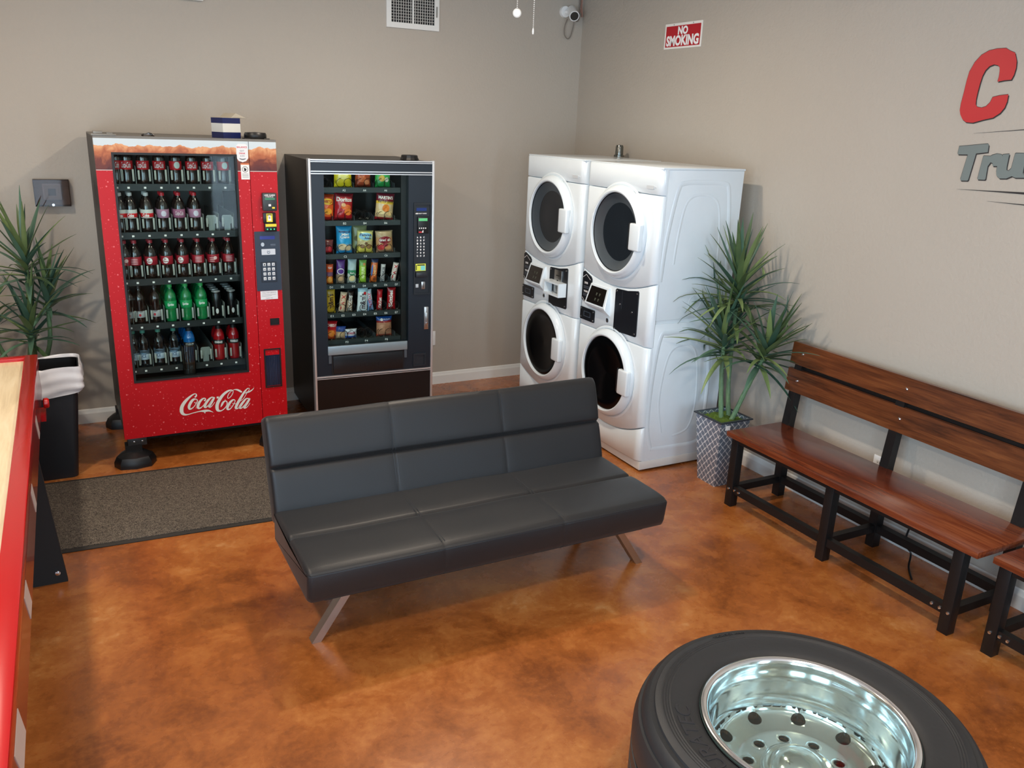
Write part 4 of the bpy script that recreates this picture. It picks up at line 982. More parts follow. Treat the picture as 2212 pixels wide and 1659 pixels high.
for ri, row in enumerate(rows):
    for ci, kd in enumerate(row):
        if not kd: continue
        for di in range(deep[ri][ci]):
            xx = RX[ci]+(.004 if ci == 0 else 0); p = ROOTM @ Vector((xx, .105+di*.072, RZ[ri]+.0003))
            isc = kd == 'can'
            what = 'tall slim black drink can with silver lid' if isc else KD[kd]
            place = ('%s from the left on the %s shelf of the drink machine' % (ORD[ci], SHF[ri])) if di == 0 else ('%s behind the %s slot of the %s drink shelf' % (DEPTHW[di], ORD[ci], SHF[ri]))
            words = (what+', '+place).split()
            if len(words) > 16:
                place = ('%s from left, %s drink shelf' % (ORD[ci], SHF[ri])) if di == 0 else ('%s, %s slot, %s shelf' % (DEPTHW[di], ORD[ci], SHF[ri])); words = (what+', '+place).split()
            lab = ' '.join(words)
            if kd not in proto:
                o_ = can(kd) if isc else bottle(kd); proto[kd] = o_; o_.location = p; o_.rotation_euler = (0, 0, R((ci*37) % 17-8)); o_['label'] = lab
            else: o_ = dup(proto[kd], p, R((ci*53+di*31) % 21-10), lab)
            o_['group'] = ('cans' if isc else 'bottles')+' on the %s shelf of the drink machine' % SHF[ri]
# glass reflection built as a clear flat sleeve on the door sill
pc = thing('reflection_shape', 'clear modelled reflection low behind the drink machine glass, in front of the blue bottle', 'reflection', ROOTM @ Vector((.396, .0345, .5215)))
obj('reflection_body', G().lathe([(.014, 0), (.0155, .002), (.0165, .10), (.0172, .188), (.016, .188), (.0155, .10), (.014, .004), (0, .004)], n=28).xf(lambda x, y, z: (x*2.35, y, z)), pane_mat('reflection_clear', (222, 230, 232), 1.6), pc, smooth=50)
# things on top of the drink machine
bx_ = thing('carton_box', 'small open carton with navy and white bands on top of the drink machine', 'box', (-2.825, -.60, 1.9022), R(27))
g = G().box(-.062, .062, -.055, .055, 0, .034, 1).box(-.062, .062, -.055, .055, .034, .084, 0).box(-.062, .062, -.055, .055, .084, .115, 1)
obj('carton', g, [M((216, 216, 210), .4), mat('carton_navy', (24, 34, 84), .35, var=.2, vscale=30)], bx_, smooth=0)
g = G().add([(-.062, -.055, .116), (.062, -.055, .116), (.05, .04, .118), (-.075, .035, .118), (-.06, -.055, .1185), (.062, -.055, .1185), (.05, .04, .1205), (-.075, .035, .1205)], [(0, 1, 2, 3), (4, 5, 6, 7), (0, 1, 5, 4), (1, 2, 6, 5), (2, 3, 7, 6), (3, 0, 4, 7)])
g.hull8([(.0, -.055, .118), (.062, -.055, .116), (.062, .055, .116), (.0, .055, .118)], [(.03, -.058, .143), (.098, -.066, .118), (.098, .05, .118), (.03, .05, .143)])
obj('open_flap', g, mat('carton_flap', (176, 166, 148), .6), bx_, smooth=0)
cp = thing('caster_cup', 'round black plastic caster cup on top of the drink machine', 'caster cup', (-2.668, -.66, 1.9022))
obj('cup_shell', G().lathe([(0, 0), (.062, 0), (.065, .004), (.065, .026), (.060, .037), (0, .041)], n=40), MBLK, cp, smooth=40)
obj('base_flange', G().box(-.07, .075, -.05, .05, 0, .006, bev=.002), MBLK, cp)
wr_ = obj('plastic_wrapper', G().lathe([(0, 0), (.022, 0), (.026, .006), (.018, .016), (.008, .02), (0, .018)], n=9).xf(lambda x, y, z: (x*1.5, y, z+.003*sin(x*150))), pane_mat('wrapper_clear', (230, 230, 230), 3))
wr_.location = (-3.27, -.70, 1.9022); tag(wr_, 'crumpled clear plastic wrapper on the left top of the drink machine', 'wrapper')
# ------------------------------------------------------------------ snack machine
MSNK = mat('snack_black', (15, 27, 38), .38); MSIL = mat('satin_silver', (206, 210, 214), .3, .6)
SN = thing('snack_machine', 'black snack vending machine with silver trim beside the red drink machine', 'vending machine', (-2.384, -.7796, 0), -.0385)
obj('cabinet', shell(G(), .004, .81, .045, .79, .06, 1.79, .018), mat('snack_cabinet', (15, 13, 13), .4), SN, smooth=0)
obj('foot', G().box(.03, .10, .06, .13, 0, .06).box(.71, .78, .06, .13, 0, .06).box(.03, .10, .68, .75, 0, .06).box(.71, .78, .68, .75, 0, .06), MBLKM, SN, smooth=0)
g = G().frame(.012, .803, .395, 1.79, .092, .642, .606, 1.709, 0, .045)
obj('door', g, MSNK, SN, smooth=0)
obj('kick_panel', G().box(.012, .803, .002, .045, .08, .388), mat('kick_black', (9, 10, 12), .3), SN, smooth=0)
obj('side_trim', G().box(-.002, .012, -.008, .045, .08, 1.80, bev=.002), MSIL, SN)
obj('side_trim', G().box(.803, .818, -.008, .045, .08, 1.80, bev=.002), MSIL, SN)
for z0, z1 in ((1.790, 1.797), (1.780, 1.785), (1.722, 1.728), (1.708, 1.714), (.394, .404), (.384, .388)):
    obj('cross_trim', G().box(.012, .803, -.006, .002, z0, z1), MSIL, SN, smooth=0)
obj('window_pane', G().box(.092, .642, .010, .015, .606, 1.709), bpy.data.materials['machine_glass'], SN, smooth=0)
g = shell(G(), .075, .66, .045, .56, .57, 1.745, .012); g.box(.606, .648, .046, .55, .582, 1.733)
obj('liner', g, mat('snack_liner', (20, 26, 28), .35), SN, smooth=0)
obj('light_tube', G().cyl((.085, .035, .65), (.085, .035, 1.69), .006, n=10), bpy.data.materials['tube_glow'], SN)
obj('light_tube', G().cyl((.10, .04, 1.722), (.60, .04, 1.722), .006, n=10), bpy.data.materials['tube_glow'], SN)
SZ = [1.622, 1.414, 1.201, 1.004, .812, .629]
MRL = mat('snack_rail', (40, 50, 52), .35)
RL = 'ABCDEF'
for i, z in enumerate(SZ):
    s = obj('shelf', G().box(.09, .604, .07, .55, z-.006, z).box(.088, .604, .055, .066, z-.030, z+.002), MRL, SN, smooth=0)
    g = G(); xs = [.232, .365, .505] if i in (0, 1, 2, 5) else [.135+.0735*k for k in range(7)]
    for k, x in enumerate(xs): text(g, RL[i]+str(2*k+2 if i in (0, 1, 2, 5) else k+1), x-.010, x+.010, z-.022, z-.009, .0542, bold=.01)
    if i in (0, 1, 2, 5): text(g, '0', .092, .098, z-.022, z-.009, .0542)
    obj('slot_number', g, MTXT, s, smooth=0)
    for x in ([.16, .30, .43, .57] if i in (0, 1, 2, 5) else [.10+.0735*k for k in range(8)]):
        if x < .6: obj('divider', G().box(x-.0008, x+.0008, .07, .52, z, z+.03), M((70, 80, 84), .4), s, smooth=0)
MCOIL = M((24, 22, 22), .3, .6)
_coil = []
def coil(x, z, r):
    n = 90; P = [(r*cos(2*pi*k/22+pi/2), .0535+.0013*k, z+r+.002+r*sin(2*pi*k/22+pi/2)) for k in range(n)]
    return obj('spiral', G().tube([(p[0]+x, p[1], p[2]) for p in P], .0017, 5), MCOIL, SN)
for i in (0, 1, 2, 5):
    for xc in (.125, .215, .262, .345, .392, .478, .525): coil(xc, SZ[i], .028)
for i in (3, 4):
    for k in range(7): coil(.132+.0735*k, SZ[i], .028)
# door furniture
sb = obj('silver_bar', G().box(.088, .632, -.012, 0, .548, .607, bev=.002), mat('silver_bar', (150, 168, 178), .35, .5), SN)
for x in (.092, .612): obj('bar_bracket', G().box(x, x+.018, -.008, 0, .49, .55), M((70, 78, 86), .4), SN, smooth=0)
pd = obj('push_door', G().box(.110, .612, -.004, 0, .412, .545).box(.122, .600, -.010, -.004, .420, .538, bev=.003), mat('push_door', (22, 26, 30), .3), SN)
obj('push_lettering', text(G(), 'PUSH', .300, .432, .452, .476, -.0112, bold=.0), M((8, 9, 10), .5), pd, smooth=0)
cp_ = obj('control_panel', G().frame(.676, .796, .926, 1.533, .684, .788, .936, 1.522, -.012, 0).box(.684, .788, -.003, 0, .936, 1.522), M((24, 31, 38), .4), SN, smooth=0)
obj('display', G().box(.695, .765, -.006, -.003, 1.480, 1.500), M((16, 44, 110), .2), cp_, smooth=0)
g = G(); text(g, 'USE', .689, .705, 1.459, 1.468, -.0046, bold=.04); text(g, 'EXACT COINS', .708, .765, 1.460, 1.467, -.0046, bold=.02); obj('print', g, MTXT, cp_, smooth=0)
cr_ = obj('card_reader', G().box(.700, .776, -.022, -.003, 1.336, 1.444, bev=.003), M((16, 18, 20), .4), cp_)
bpy.data.objects[cr_.name]
obj('reader_display', G().box(.705, .765, -.0235, -.0220, 1.417, 1.435), M((96, 196, 130), .3), SN, smooth=0)
g = G()
for k in range(4): g.box(.708+.014*k, .714+.014*k, -.0235, -.022, 1.366, 1.374)
g.prism([(.726, 1.342), (.738, 1.342), (.736, 1.360), (.731, 1.350)], -.0235, -.022)
obj('reader_marks', g, MTXT, SN, smooth=0)
obj('reader_stripe', G().box(.705, .726, -.0235, -.022, 1.340, 1.349), M((190, 40, 50), .4), SN, smooth=0)
keys = ['A', 'B', 'C', 'D', 'E', 'F', '1', '2', '3', '4', '5', '6', '7', '8', '9', '*', '0', '#', 'G', 'H', 'J']
for k, ch in enumerate(keys):
    x = .703+.0225*(k % 3); z = 1.308-.0205*(k//3)
    ky = obj('key', G().box(x-.008, x+.008, -.0055, -.003, z-.0075, z+.0075, bev=.001), M((44, 52, 60), .4), cp_)
    obj('key_digit', text(G(), ch, x-.0045, x+.0045, z-.0055, z+.0055, -.006, bold=.03), MTXT, ky, smooth=0)
bl = obj('bill_label', G().box(.690, .762, -.006, -.003, 1.084, 1.132).box(.726, .758, -.0064, -.006, 1.088, 1.118, 1).box(.694, .699, -.0064, -.006, 1.09, 1.124, 2).box(.702, .755, -.0064, -.006, 1.120, 1.127, 2), [M((214, 220, 80), .4), M((120, 204, 200), .4), MTXTK], SN, smooth=0)
obj('bill_slot', G().box(.688, .768, -.030, -.003, 1.044, 1.078, bev=.003), M((34, 38, 44), .35), SN)
obj('coin_button', G().box(.691, .711, -.008, -.003, .972, .996, bev=.001), M((176, 184, 190), .35), SN)
cs = obj('coin_slot', G().box(.732, .758, -.007, -.003, .960, 1.010, bev=.001), MSTEEL, SN)
obj('slot', G().box(.743, .746, -.0078, -.0068, .970, 1.0), MTXTK, cs, smooth=0)
lh = obj('lock_handle', G().box(.752, .783, -.012, 0, .680, .838, bev=.003).box(.758, .777, -.020, -.012, .70, .80, bev=.003), MSTEEL, SN)
obj('lock', G().cyl((.7675, -.020, .722), (.7675, -.026, .722), .008, n=16), MCH, lh)
obj('coin_return', G().frame(.676, .768, .422, .512, .688, .756, .430, .500, -.010, 0).box(.688, .756, -.003, 0, .430, .500), M((30, 38, 46), .35), SN, smooth=0)
lid2 = thing('caster_cup', 'ribbed black plastic caster cup on top of the snack machine', 'caster cup', (-1.675, -.64, 1.7915))
obj('cup_shell', G().lathe([(0, 0), (.052, 0), (.064, .004), (.060, .014), (.056, .020), (.054, .033), (.048, .036), (0, .037)], n=14), MBLK, lid2, smooth=20)
# ---------------------------------------------------------------- snacks
ROOTS = Matrix.Translation((-2.384, -.7796, 0)) @ Matrix.Rotation(-.0385, 4, 'Z')
def snack(name, label, cat, grp, x, z, w, h, d, bands, decals=(), tilt=0, y=.096, rz=0, seed=0):
    t = thing(name, label, cat, ROOTS @ Vector((x, y, z+.001)), -.0385+rz, grp); t.rotation_euler = (0, R(tilt), -.0385+rz)
    rnd = random.Random(seed+int(x*1000)); ph = rnd.uniform(0, 6)
    def surf(px, pz):
        u = max(-1, min(1, px/(w/2))); v = max(-1, min(1, 2*pz/h-1))
        wr = .10*sin(px*130+ph)*sin(pz*90+ph*2)*(1-abs(v)**6)
        return (d/2)*(1-abs(u)**2.6)*(max(0, 1-abs(v)**5))**.8*(1+wr)+.0006
    NX, NZ = 14, 20; g = G(); v = []; mats = []
    for c in bands:
        mats.append(M(c[1], .28, 0, coat=.25))
    for sgn in (-1, 1):
        for j in range(NZ+1):
            for i in range(NX+1):
                px = (-.5+i/NX)*w; pz = j/NZ*h; vv = abs(2*j/NZ-1); wx = px*(1-.06*(1-vv**4))
                cr = .0008*((i % 2)*2-1) if vv > .9 else 0
                v.append((wx, sgn*surf(px, pz)+cr, pz))
    f = []; mi = []; n1 = (NX+1)*(NZ+1)
    for s in (0, 1):
        for j in range(NZ):
            for i in range(NX):
                a = s*n1+j*(NX+1)+i; f.append((a, a+1, a+NX+2, a+NX+1)); tt = (j+.5)/NZ
                mi.append(next((k for k, c in enumerate(bands) if tt <= c[0]), len(bands)-1))
    ring = [j*(NX+1) for j in range(NZ+1)]; ring2 = [j*(NX+1)+NX for j in range(NZ+1)]; bot = list(range(NX+1)); tp = [NZ*(NX+1)+i for i in range(NX+1)]
    for R_ in (ring, ring2, bot, tp):
        for a, b in zip(R_, R_[1:]): f.append((a, b, b+n1, a+n1)); mi.append(len(bands)-1 if R_ is tp else 0)
    g.v = v; g.f = f; g.m = mi
    p = obj('wrapper', g, mats, t, smooth=70)
    cols = {}
    for dc in decals:
        k = dc[-1]; cols.setdefault(k, []).append(dc)
    lay = 0
    for k, lst in cols.items():
        lay += 1; g = G()
        for dc in lst:
            if dc[0] == 'e':
                _, cx, cz, rx, rz_, _k = dc; m = 18; h2 = G()
                cx *= w; cz *= h; rx *= w; rz_ *= h
                vs = [(cx, 0, cz)]+[(cx+cos(2*pi*i/m)*rx*q, 0, cz+sin(2*pi*i/m)*rz_*q) for q in (.5, 1) for i in range(m)]
                h2.add(vs, [(0, 1+i, 1+(i+1) % m) for i in range(m)]+[(1+i, 1+m+i, 1+m+(i+1) % m, 1+(i+1) % m) for i in range(m)])
            elif dc[0] == 't':
                _, body, x0, x1, z0, z1, _k = dc; h2 = text(G(), body, x0*w, x1*w, z0*h, z1*h, 0, bold=.03)
            elif dc[0] == 'v':
                _, body, x0, x1, z0, z1, _k = dc; h2 = text(G(), body, x0*w, x1*w, z0*h, z1*h, 0, bold=.03, rot=1)
            h2.xf(lambda a, b, c: (a*.96, -surf(a, c)-.0006-.0005*lay, c)); g.add(h2.v, h2.f)
        obj('printing', g, M(k, .4), p, smooth=0)
    return t
W_T = (238, 238, 234); K_T = (30, 24, 26)
gA = lambda r: 'snack packets on row %s of the snack machine' % r
snack('chip_bag', 'yellow chip bag on the top row of the snack machine', 'chips', gA('A'), .236, SZ[0], .118, .165, .045, [(.12, (240, 216, 40)), (1, (228, 206, 30))], [('e', .0, .42, .3, .12, (250, 236, 140)), ('t', "Lay's", -.2, .2, .7, .82, (200, 30, 40))])
snack('chip_bag', 'brown and orange snack bag on the top row of the snack machine', 'chips', gA('A'), .366, SZ[0], .105, .165, .045, [(.1, (120, 44, 24)), (.5, (168, 70, 38)), (1, (206, 176, 150))], [('e', -.1, .32, .26, .12, (214, 110, 60)), ('e', .2, .2, .2, .09, (224, 140, 90)), ('t', 'FRITOS', -.35, .35, .6, .72, (200, 50, 40))])
snack('chip_bag', 'green and yellow chip bag on the top row of the snack machine', 'chips', gA('A'), .497, SZ[0], .105, .165, .045, [(.25, (30, 150, 70)), (.6, (60, 170, 80)), (1, (196, 186, 80))], [('e', -.1, .35, .2, .12, (236, 190, 80)), ('e', .22, .3, .14, .09, (244, 244, 220)), ('e', -.25, .55, .15, .06, (240, 200, 60))])
snack('chip_bag', 'orange and yellow chip bag at the left end of the second snack row', 'chips', gA('B'), .125, SZ[1], .090, .165, .04, [(.15, (170, 24, 24)), (.6, (232, 96, 30)), (1, (180, 60, 20))], [('e', .0, .72, .42, .12, (240, 196, 50)), ('e', .05, .35, .3, .12, (250, 170, 50)), ('t', 'CHEETOS', -.4, .4, .68, .78, (180, 20, 30))], tilt=3)
snack('chip_bag', 'red corn chip bag on the second row of the snack machine', 'chips', gA('B'), .232, SZ[1], .122, .170, .05, [(.1, (120, 10, 24)), (.85, (176, 22, 34)), (1, (130, 16, 34))], [('t', 'Doritos', -.42, .42, .70, .86, W_T), ('e', .1, .5, .28, .10, (228, 110, 50)), ('e', .22, .32, .22, .12, (236, 130, 50)), ('e', -.05, .58, .12, .07, (240, 190, 140))], tilt=3)
snack('chip_bag', 'maroon and cream crisp bag leaning at the right of the second snack row', 'chips', gA('B'), .502, SZ[1], .125, .172, .05, [(.12, (150, 20, 30)), (.62, (214, 186, 140)), (.7, (228, 190, 60)), (1, (120, 20, 44))], [('t', "MARTIN'S", -.4, .4, .78, .90, W_T), ('t', 'KETTLE COOK', -.4, .44, .655, .73, (60, 40, 20)), ('e', .02, .45, .2, .14, (226, 130, 40)), ('e', .25, .25, .18, .08, (236, 200, 140)), ('e', -.22, .28, .18, .08, (236, 214, 160))], tilt=5)
snack('candy_bag', 'small red and black candy bag at the left end of the third snack row', 'candy', gA('C'), .128, SZ[2], .066, .090, .03, [(.1, (60, 10, 14)), (.5, (150, 14, 26)), (1, (110, 50, 50))], [('e', .2, .35, .25, .2, (200, 40, 50))], tilt=3)
snack('cookie_bag', 'bright blue cookie bag on the third row of the snack machine', 'cookies', gA('C'), .236, SZ[2], .106, .176, .045, [(.1, (30, 140, 200)), (.36, (110, 150, 176)), (1, (36, 156, 214))], [('t', 'PEPPERIDGE', -.36, .36, .76, .83, (60, 30, 60)), ('t', 'Mini', -.2, .25, .66, .75, W_T), ('t', 'Creme', -.28, .3, .56, .66, W_T), ('e', -.15, .25, .26, .12, (216, 196, 160)), ('e', .2, .2, .2, .1, (206, 186, 150))])
snack('cookie_bag', 'dull olive cookie bag standing behind the pale yellow cookie bag', 'cookies', gA('C'), .352, SZ[2], .104, .178, .03, [(1, (150, 156, 110))], [('e', -.2, .5, .2, .1, (120, 110, 70))], y=.145)
snack('cookie_bag', 'pale yellow cookie bag with blue lettering on the third snack row', 'cookies', gA('C'), .372, SZ[2], .110, .145, .045, [(.3, (222, 206, 90)), (.55, (196, 180, 130)), (1, (206, 206, 130))], [('e', .0, .74, .42, .17, (150, 206, 230)), ('t', 'Famous', -.36, .36, .76, .88, (30, 60, 120)), ('t', 'Amos', -.1, .32, .62, .73, (30, 60, 120)), ('e', -.2, .3, .15, .09, (130, 96, 60)), ('e', .2, .3, .18, .11, (140, 104, 60)), ('e', .02, .44, .1, .06, (110, 80, 50))], tilt=2)
snack('cookie_bag', 'tan cookie bag with dark red oval on the third snack row', 'cookies', gA('C'), .508, SZ[2], .120, .142, .045, [(.1, (160, 120, 90)), (.7, (186, 140, 96)), (1, (178, 156, 120))], [('e', .0, .58, .36, .17, (130, 20, 36)), ('t', "Grandma's", -.32, .32, .53, .65, W_T), ('e', -.25, .25, .2, .13, (190, 50, 50)), ('e', .15, .22, .2, .1, (216, 160, 100)), ('e', .0, .35, .15, .08, (150, 30, 40))], tilt=-2)
D = SZ[3]
def bar(label, x, row, w, h, bands, dec, tilt=0, y=.090, nm='candy_bar', cat='candy'): return snack(nm, label, cat, gA(row), x, SZ['ABCDEF'.index(row)], w, h, .026, bands, dec, tilt, y)
bar('orange peanut butter cracker packet first on the fourth snack row', .132, 'D', .047, .130, [(.42, (222, 120, 40)), (.6, (120, 80, 110)), (1, (206, 84, 44))], [('e', 0, .22, .35, .14, (240, 170, 80)), ('t', 'TOAST', -.3, .3, .78, .86, W_T)], nm='cracker_packet', cat='crackers', tilt=2)
bar('purple candy packet with white swirl on the fourth snack row', .202, 'D', .058, .155, [(.38, (150, 130, 110)), (1, (86, 44, 130))], [('e', 0, .52, .42, .13, W_T), ('e', 0, .52, .36, .10, (90, 50, 140)), ('t', 'Kar', -.25, .25, .48, .57, W_T), ('e', 0, .2, .32, .1, (196, 160, 120))], tilt=3, nm='nut_packet', cat='nuts')
bar('white and green nut packet on the fourth snack row', .278, 'D', .060, .158, [(.4, (196, 206, 200)), (.55, (60, 140, 100)), (1, (170, 196, 200))], [('e', 0, .42, .36, .10, (40, 130, 90)), ('t', "Kar's", -.25, .25, .39, .46, W_T), ('e', 0, .2, .34, .12, (230, 216, 160))], tilt=3, nm='nut_packet', cat='nuts')
bar('lime green granola bar standing fourth on the fourth snack row', .352, 'D', .050, .150, [(.75, (150, 196, 60)), (1, (120, 180, 90))], [('v', 'NATURE', -.2, .2, .2, .7, (240, 250, 200)), ('e', .15, .82, .2, .06, (200, 140, 80))], tilt=2, nm='granola_bar', cat='snack bar')
bar('orange chocolate bar with blue edge on the fourth snack row', .424, 'D', .048, .155, [(.85, (206, 100, 36)), (1, (30, 50, 90))], [('e', -.35, .5, .1, .25, (40, 110, 190)), ('v', 'CHEWY', -.12, .22, .3, .75, (250, 220, 160)), ('e', .1, .15, .25, .08, (120, 60, 30))], tilt=6, nm='granola_bar', cat='snack bar')
bar('thin silver chocolate bar with dark lettering on the fourth snack row', .487, 'D', .032, .118, [(1, (190, 192, 196))], [('v', 'COOKIES', -.25, .25, .12, .85, (50, 40, 44))], tilt=5)
bar('white and red candy bar leaning at the right end of the fourth snack row', .560, 'D', .040, .128, [(1, (216, 206, 200))], [('v', 'TWIX', -.3, .3, .15, .9, (190, 20, 36))], tilt=12)
bar('yellow candy packet with dark lettering first on the fifth snack row', .135, 'E', .064, .158, [(1, (196, 160, 40))], [('v', "m&m's", -.3, .3, .18, .80, (60, 30, 20))])
bar('cream and red candy bar second on the fifth snack row', .206, 'E', .046, .135, [(1, (214, 190, 160))], [('v', 'TWIX', -.3, .3, .12, .88, (180, 30, 36))], tilt=9)
bar('dark brown candy bar with white lettering on the fifth snack row', .258, 'E', .042, .138, [(.55, (150, 130, 110)), (1, (40, 26, 22))], [('v', 'SNICKERS', -.28, .28, .08, .8, W_T)], tilt=6)
bar('large pale blue-white candy packet hanging forward on the fifth snack row', .342, 'E', .070, .165, [(.8, (206, 220, 226)), (1, (150, 190, 206))], [('v', "m&m's", -.3, .3, .12, .75, (70, 60, 70)), ('e', .18, .76, .14, .06, (190, 30, 40))], tilt=3, y=.075)
bar('slim blue and white candy bar on the fifth snack row', .406, 'E', .042, .145, [(.5, (120, 160, 206)), (1, (190, 210, 226))], [('v', 'PAYDAY', -.25, .25, .15, .85, (200, 40, 60))], tilt=-6)
bar('red wafer bar sixth on the fifth snack row', .465, 'E', .038, .140, [(1, (176, 22, 32))], [('v', 'KitKat', -.28, .28, .10, .62, W_T)], tilt=3)
bar('red fruit candy packet with white lettering at the right of the fifth snack row', .548, 'E', .060, .150, [(1, (160, 18, 28))], [('v', 'Skittles', -.35, .1, .12, .88, W_T)], tilt=2)
snack('chip_bag', 'red and orange crisp bag at the left end of the lowest snack row', 'chips', gA('F'), .130, SZ[5], .078, .125, .045, [(.55, (214, 80, 34)), (1, (190, 24, 34))], [('t', 'CHEEZ-IT', -.42, .42, .72, .86, W_T), ('e', 0, .35, .3, .18, (240, 140, 50))], tilt=5)
snack('pastry_packet', 'blue and tan pastry packet on the lowest snack row', 'pastry', gA('F'), .195, SZ[5], .075, .085, .04, [(.6, (176, 150, 120)), (1, (40, 70, 140))], [('e', 0, .4, .3, .2, (200, 170, 130))], tilt=3)
snack('pastry_packet', 'blue and white pastry packet slumped on the lowest snack row', 'pastry', gA('F'), .268, SZ[5], .085, .062, .04, [(.3, (40, 80, 160)), (1, (196, 206, 220))], [('t', 'DUNKERS', -.35, .35, .45, .7, (180, 40, 60))], tilt=0)
snack('pastry_packet', 'brown pastry packet with blue top at the right of the lowest snack row', 'pastry', gA('F'), .500, SZ[5], .112, .135, .045, [(.12, (170, 70, 50)), (.72, (176, 128, 100)), (.78, (150, 40, 40)), (1, (30, 80, 160))], [('e', -.2, .86, .09, .07, W_T), ('t', 'Mrs Freshly', -.08, .38, .83, .9, W_T), ('e', -.15, .45, .25, .16, (190, 140, 110)), ('e', .2, .4, .22, .16, (160, 110, 84))])
# ------------------------------------------------------------------ washers
def arcz(x, c, zl, zm, zr, w):
    """curved lower edge: left, middle, right heights along a width"""
    t = x/w; return zl*(1-t)*(1-2*t)+4*zm*t*(1-t)+zr*t*(2*t-1)
MBP = mat('black_plate', (15, 19, 26), .35); MDG = mat('dryer_glass', (30, 36, 42), .12, spec=.4); MWG = mat('washer_glass', (6, 7, 9), .12, spec=.25); MDRUM = mat('dryer_bowl', (96, 106, 114), .3, .6)
def panel(w, lo, hi, y0, y1, er=.045, n=36):
    """front panel whose edges are rounded towards the sides; lo/hi(x) give its height"""
    g = G(); v = []; xs = [i/n*w for i in range(n+1)]+[]
    xs = sorted(set([0, .004, .01, .018, .028]+[er+(w-er*2)*i/n for i in range(n+1)]+[w-.036, w-.028, w-.018, w-.010, w-.004, w]))
    def dep(x):
        d = min(x*1.0, w-x); r = er if w-x < x else .018
        return y0 if d >= r else y0+(r-math.sqrt(max(0, r*r-(r-d)**2)))*(.8 if r > .03 else .7)
    e = .006
    for x in xs:
        a, b = lo(x), hi(x); y = dep(x)
        v += [(x, y1, a), (x, y+e, a), (x, y, a+e), (x, y, b-e), (x, y+e, b), (x, y1, b)]
    k = len(xs); f = [(i*6+j, i*6+(j+1) % 6, (i+1)*6+(j+1) % 6, (i+1)*6+j) for i in range(k-1) for j in range(6)]
    f += [tuple(range(6)), tuple(range(k*6-1, k*6-7, -1))]
    return g.add(v, f)
def door_set(t, cx, cz, glass, bowl, washer):
    Rr = .281
    ring = obj('door_ring', G().lathe([(Rr-.002, -.002), (Rr, .012), (Rr-.004, .024), (Rr-.014, .038), (Rr-.024, .046), (Rr-.034, .049), (Rr-.042, .045), (Rr-.044, .030), (Rr-.046, -.002)], (cx, 0, cz), 96, axis='y'), MWHITE, t, smooth=40)
    if washer: pr = [(Rr-.044, .034), (Rr-.060, .036), (Rr-.10, .030), (.10, .018), (0, .014)]
    else: pr = [(Rr-.044, .034), (Rr-.050, .030), (Rr-.105, .0005), (Rr-.108, .0), (.08, .002), (0, .002)]
    obj('door_glass', G().lathe(pr, (cx, 0, cz), 96, axis='y', mis=[0, 1 if not washer else 0, 0, 0, 0][:len(pr)-1]), [glass, bowl], t, smooth=40)
    g = G().box(cx+.176, cx+.277, -.057, -.020, cz-.082, cz+.078, bev=.010, seg=3)
    obj('door_handle', g, MWHITE, t, smooth=50)
    obj('handle_recess', G().box(cx+.148, cx+.182, -.042, -.030, cz-.078, cz+.074, bev=.003), M((30, 34, 38), .3), t)
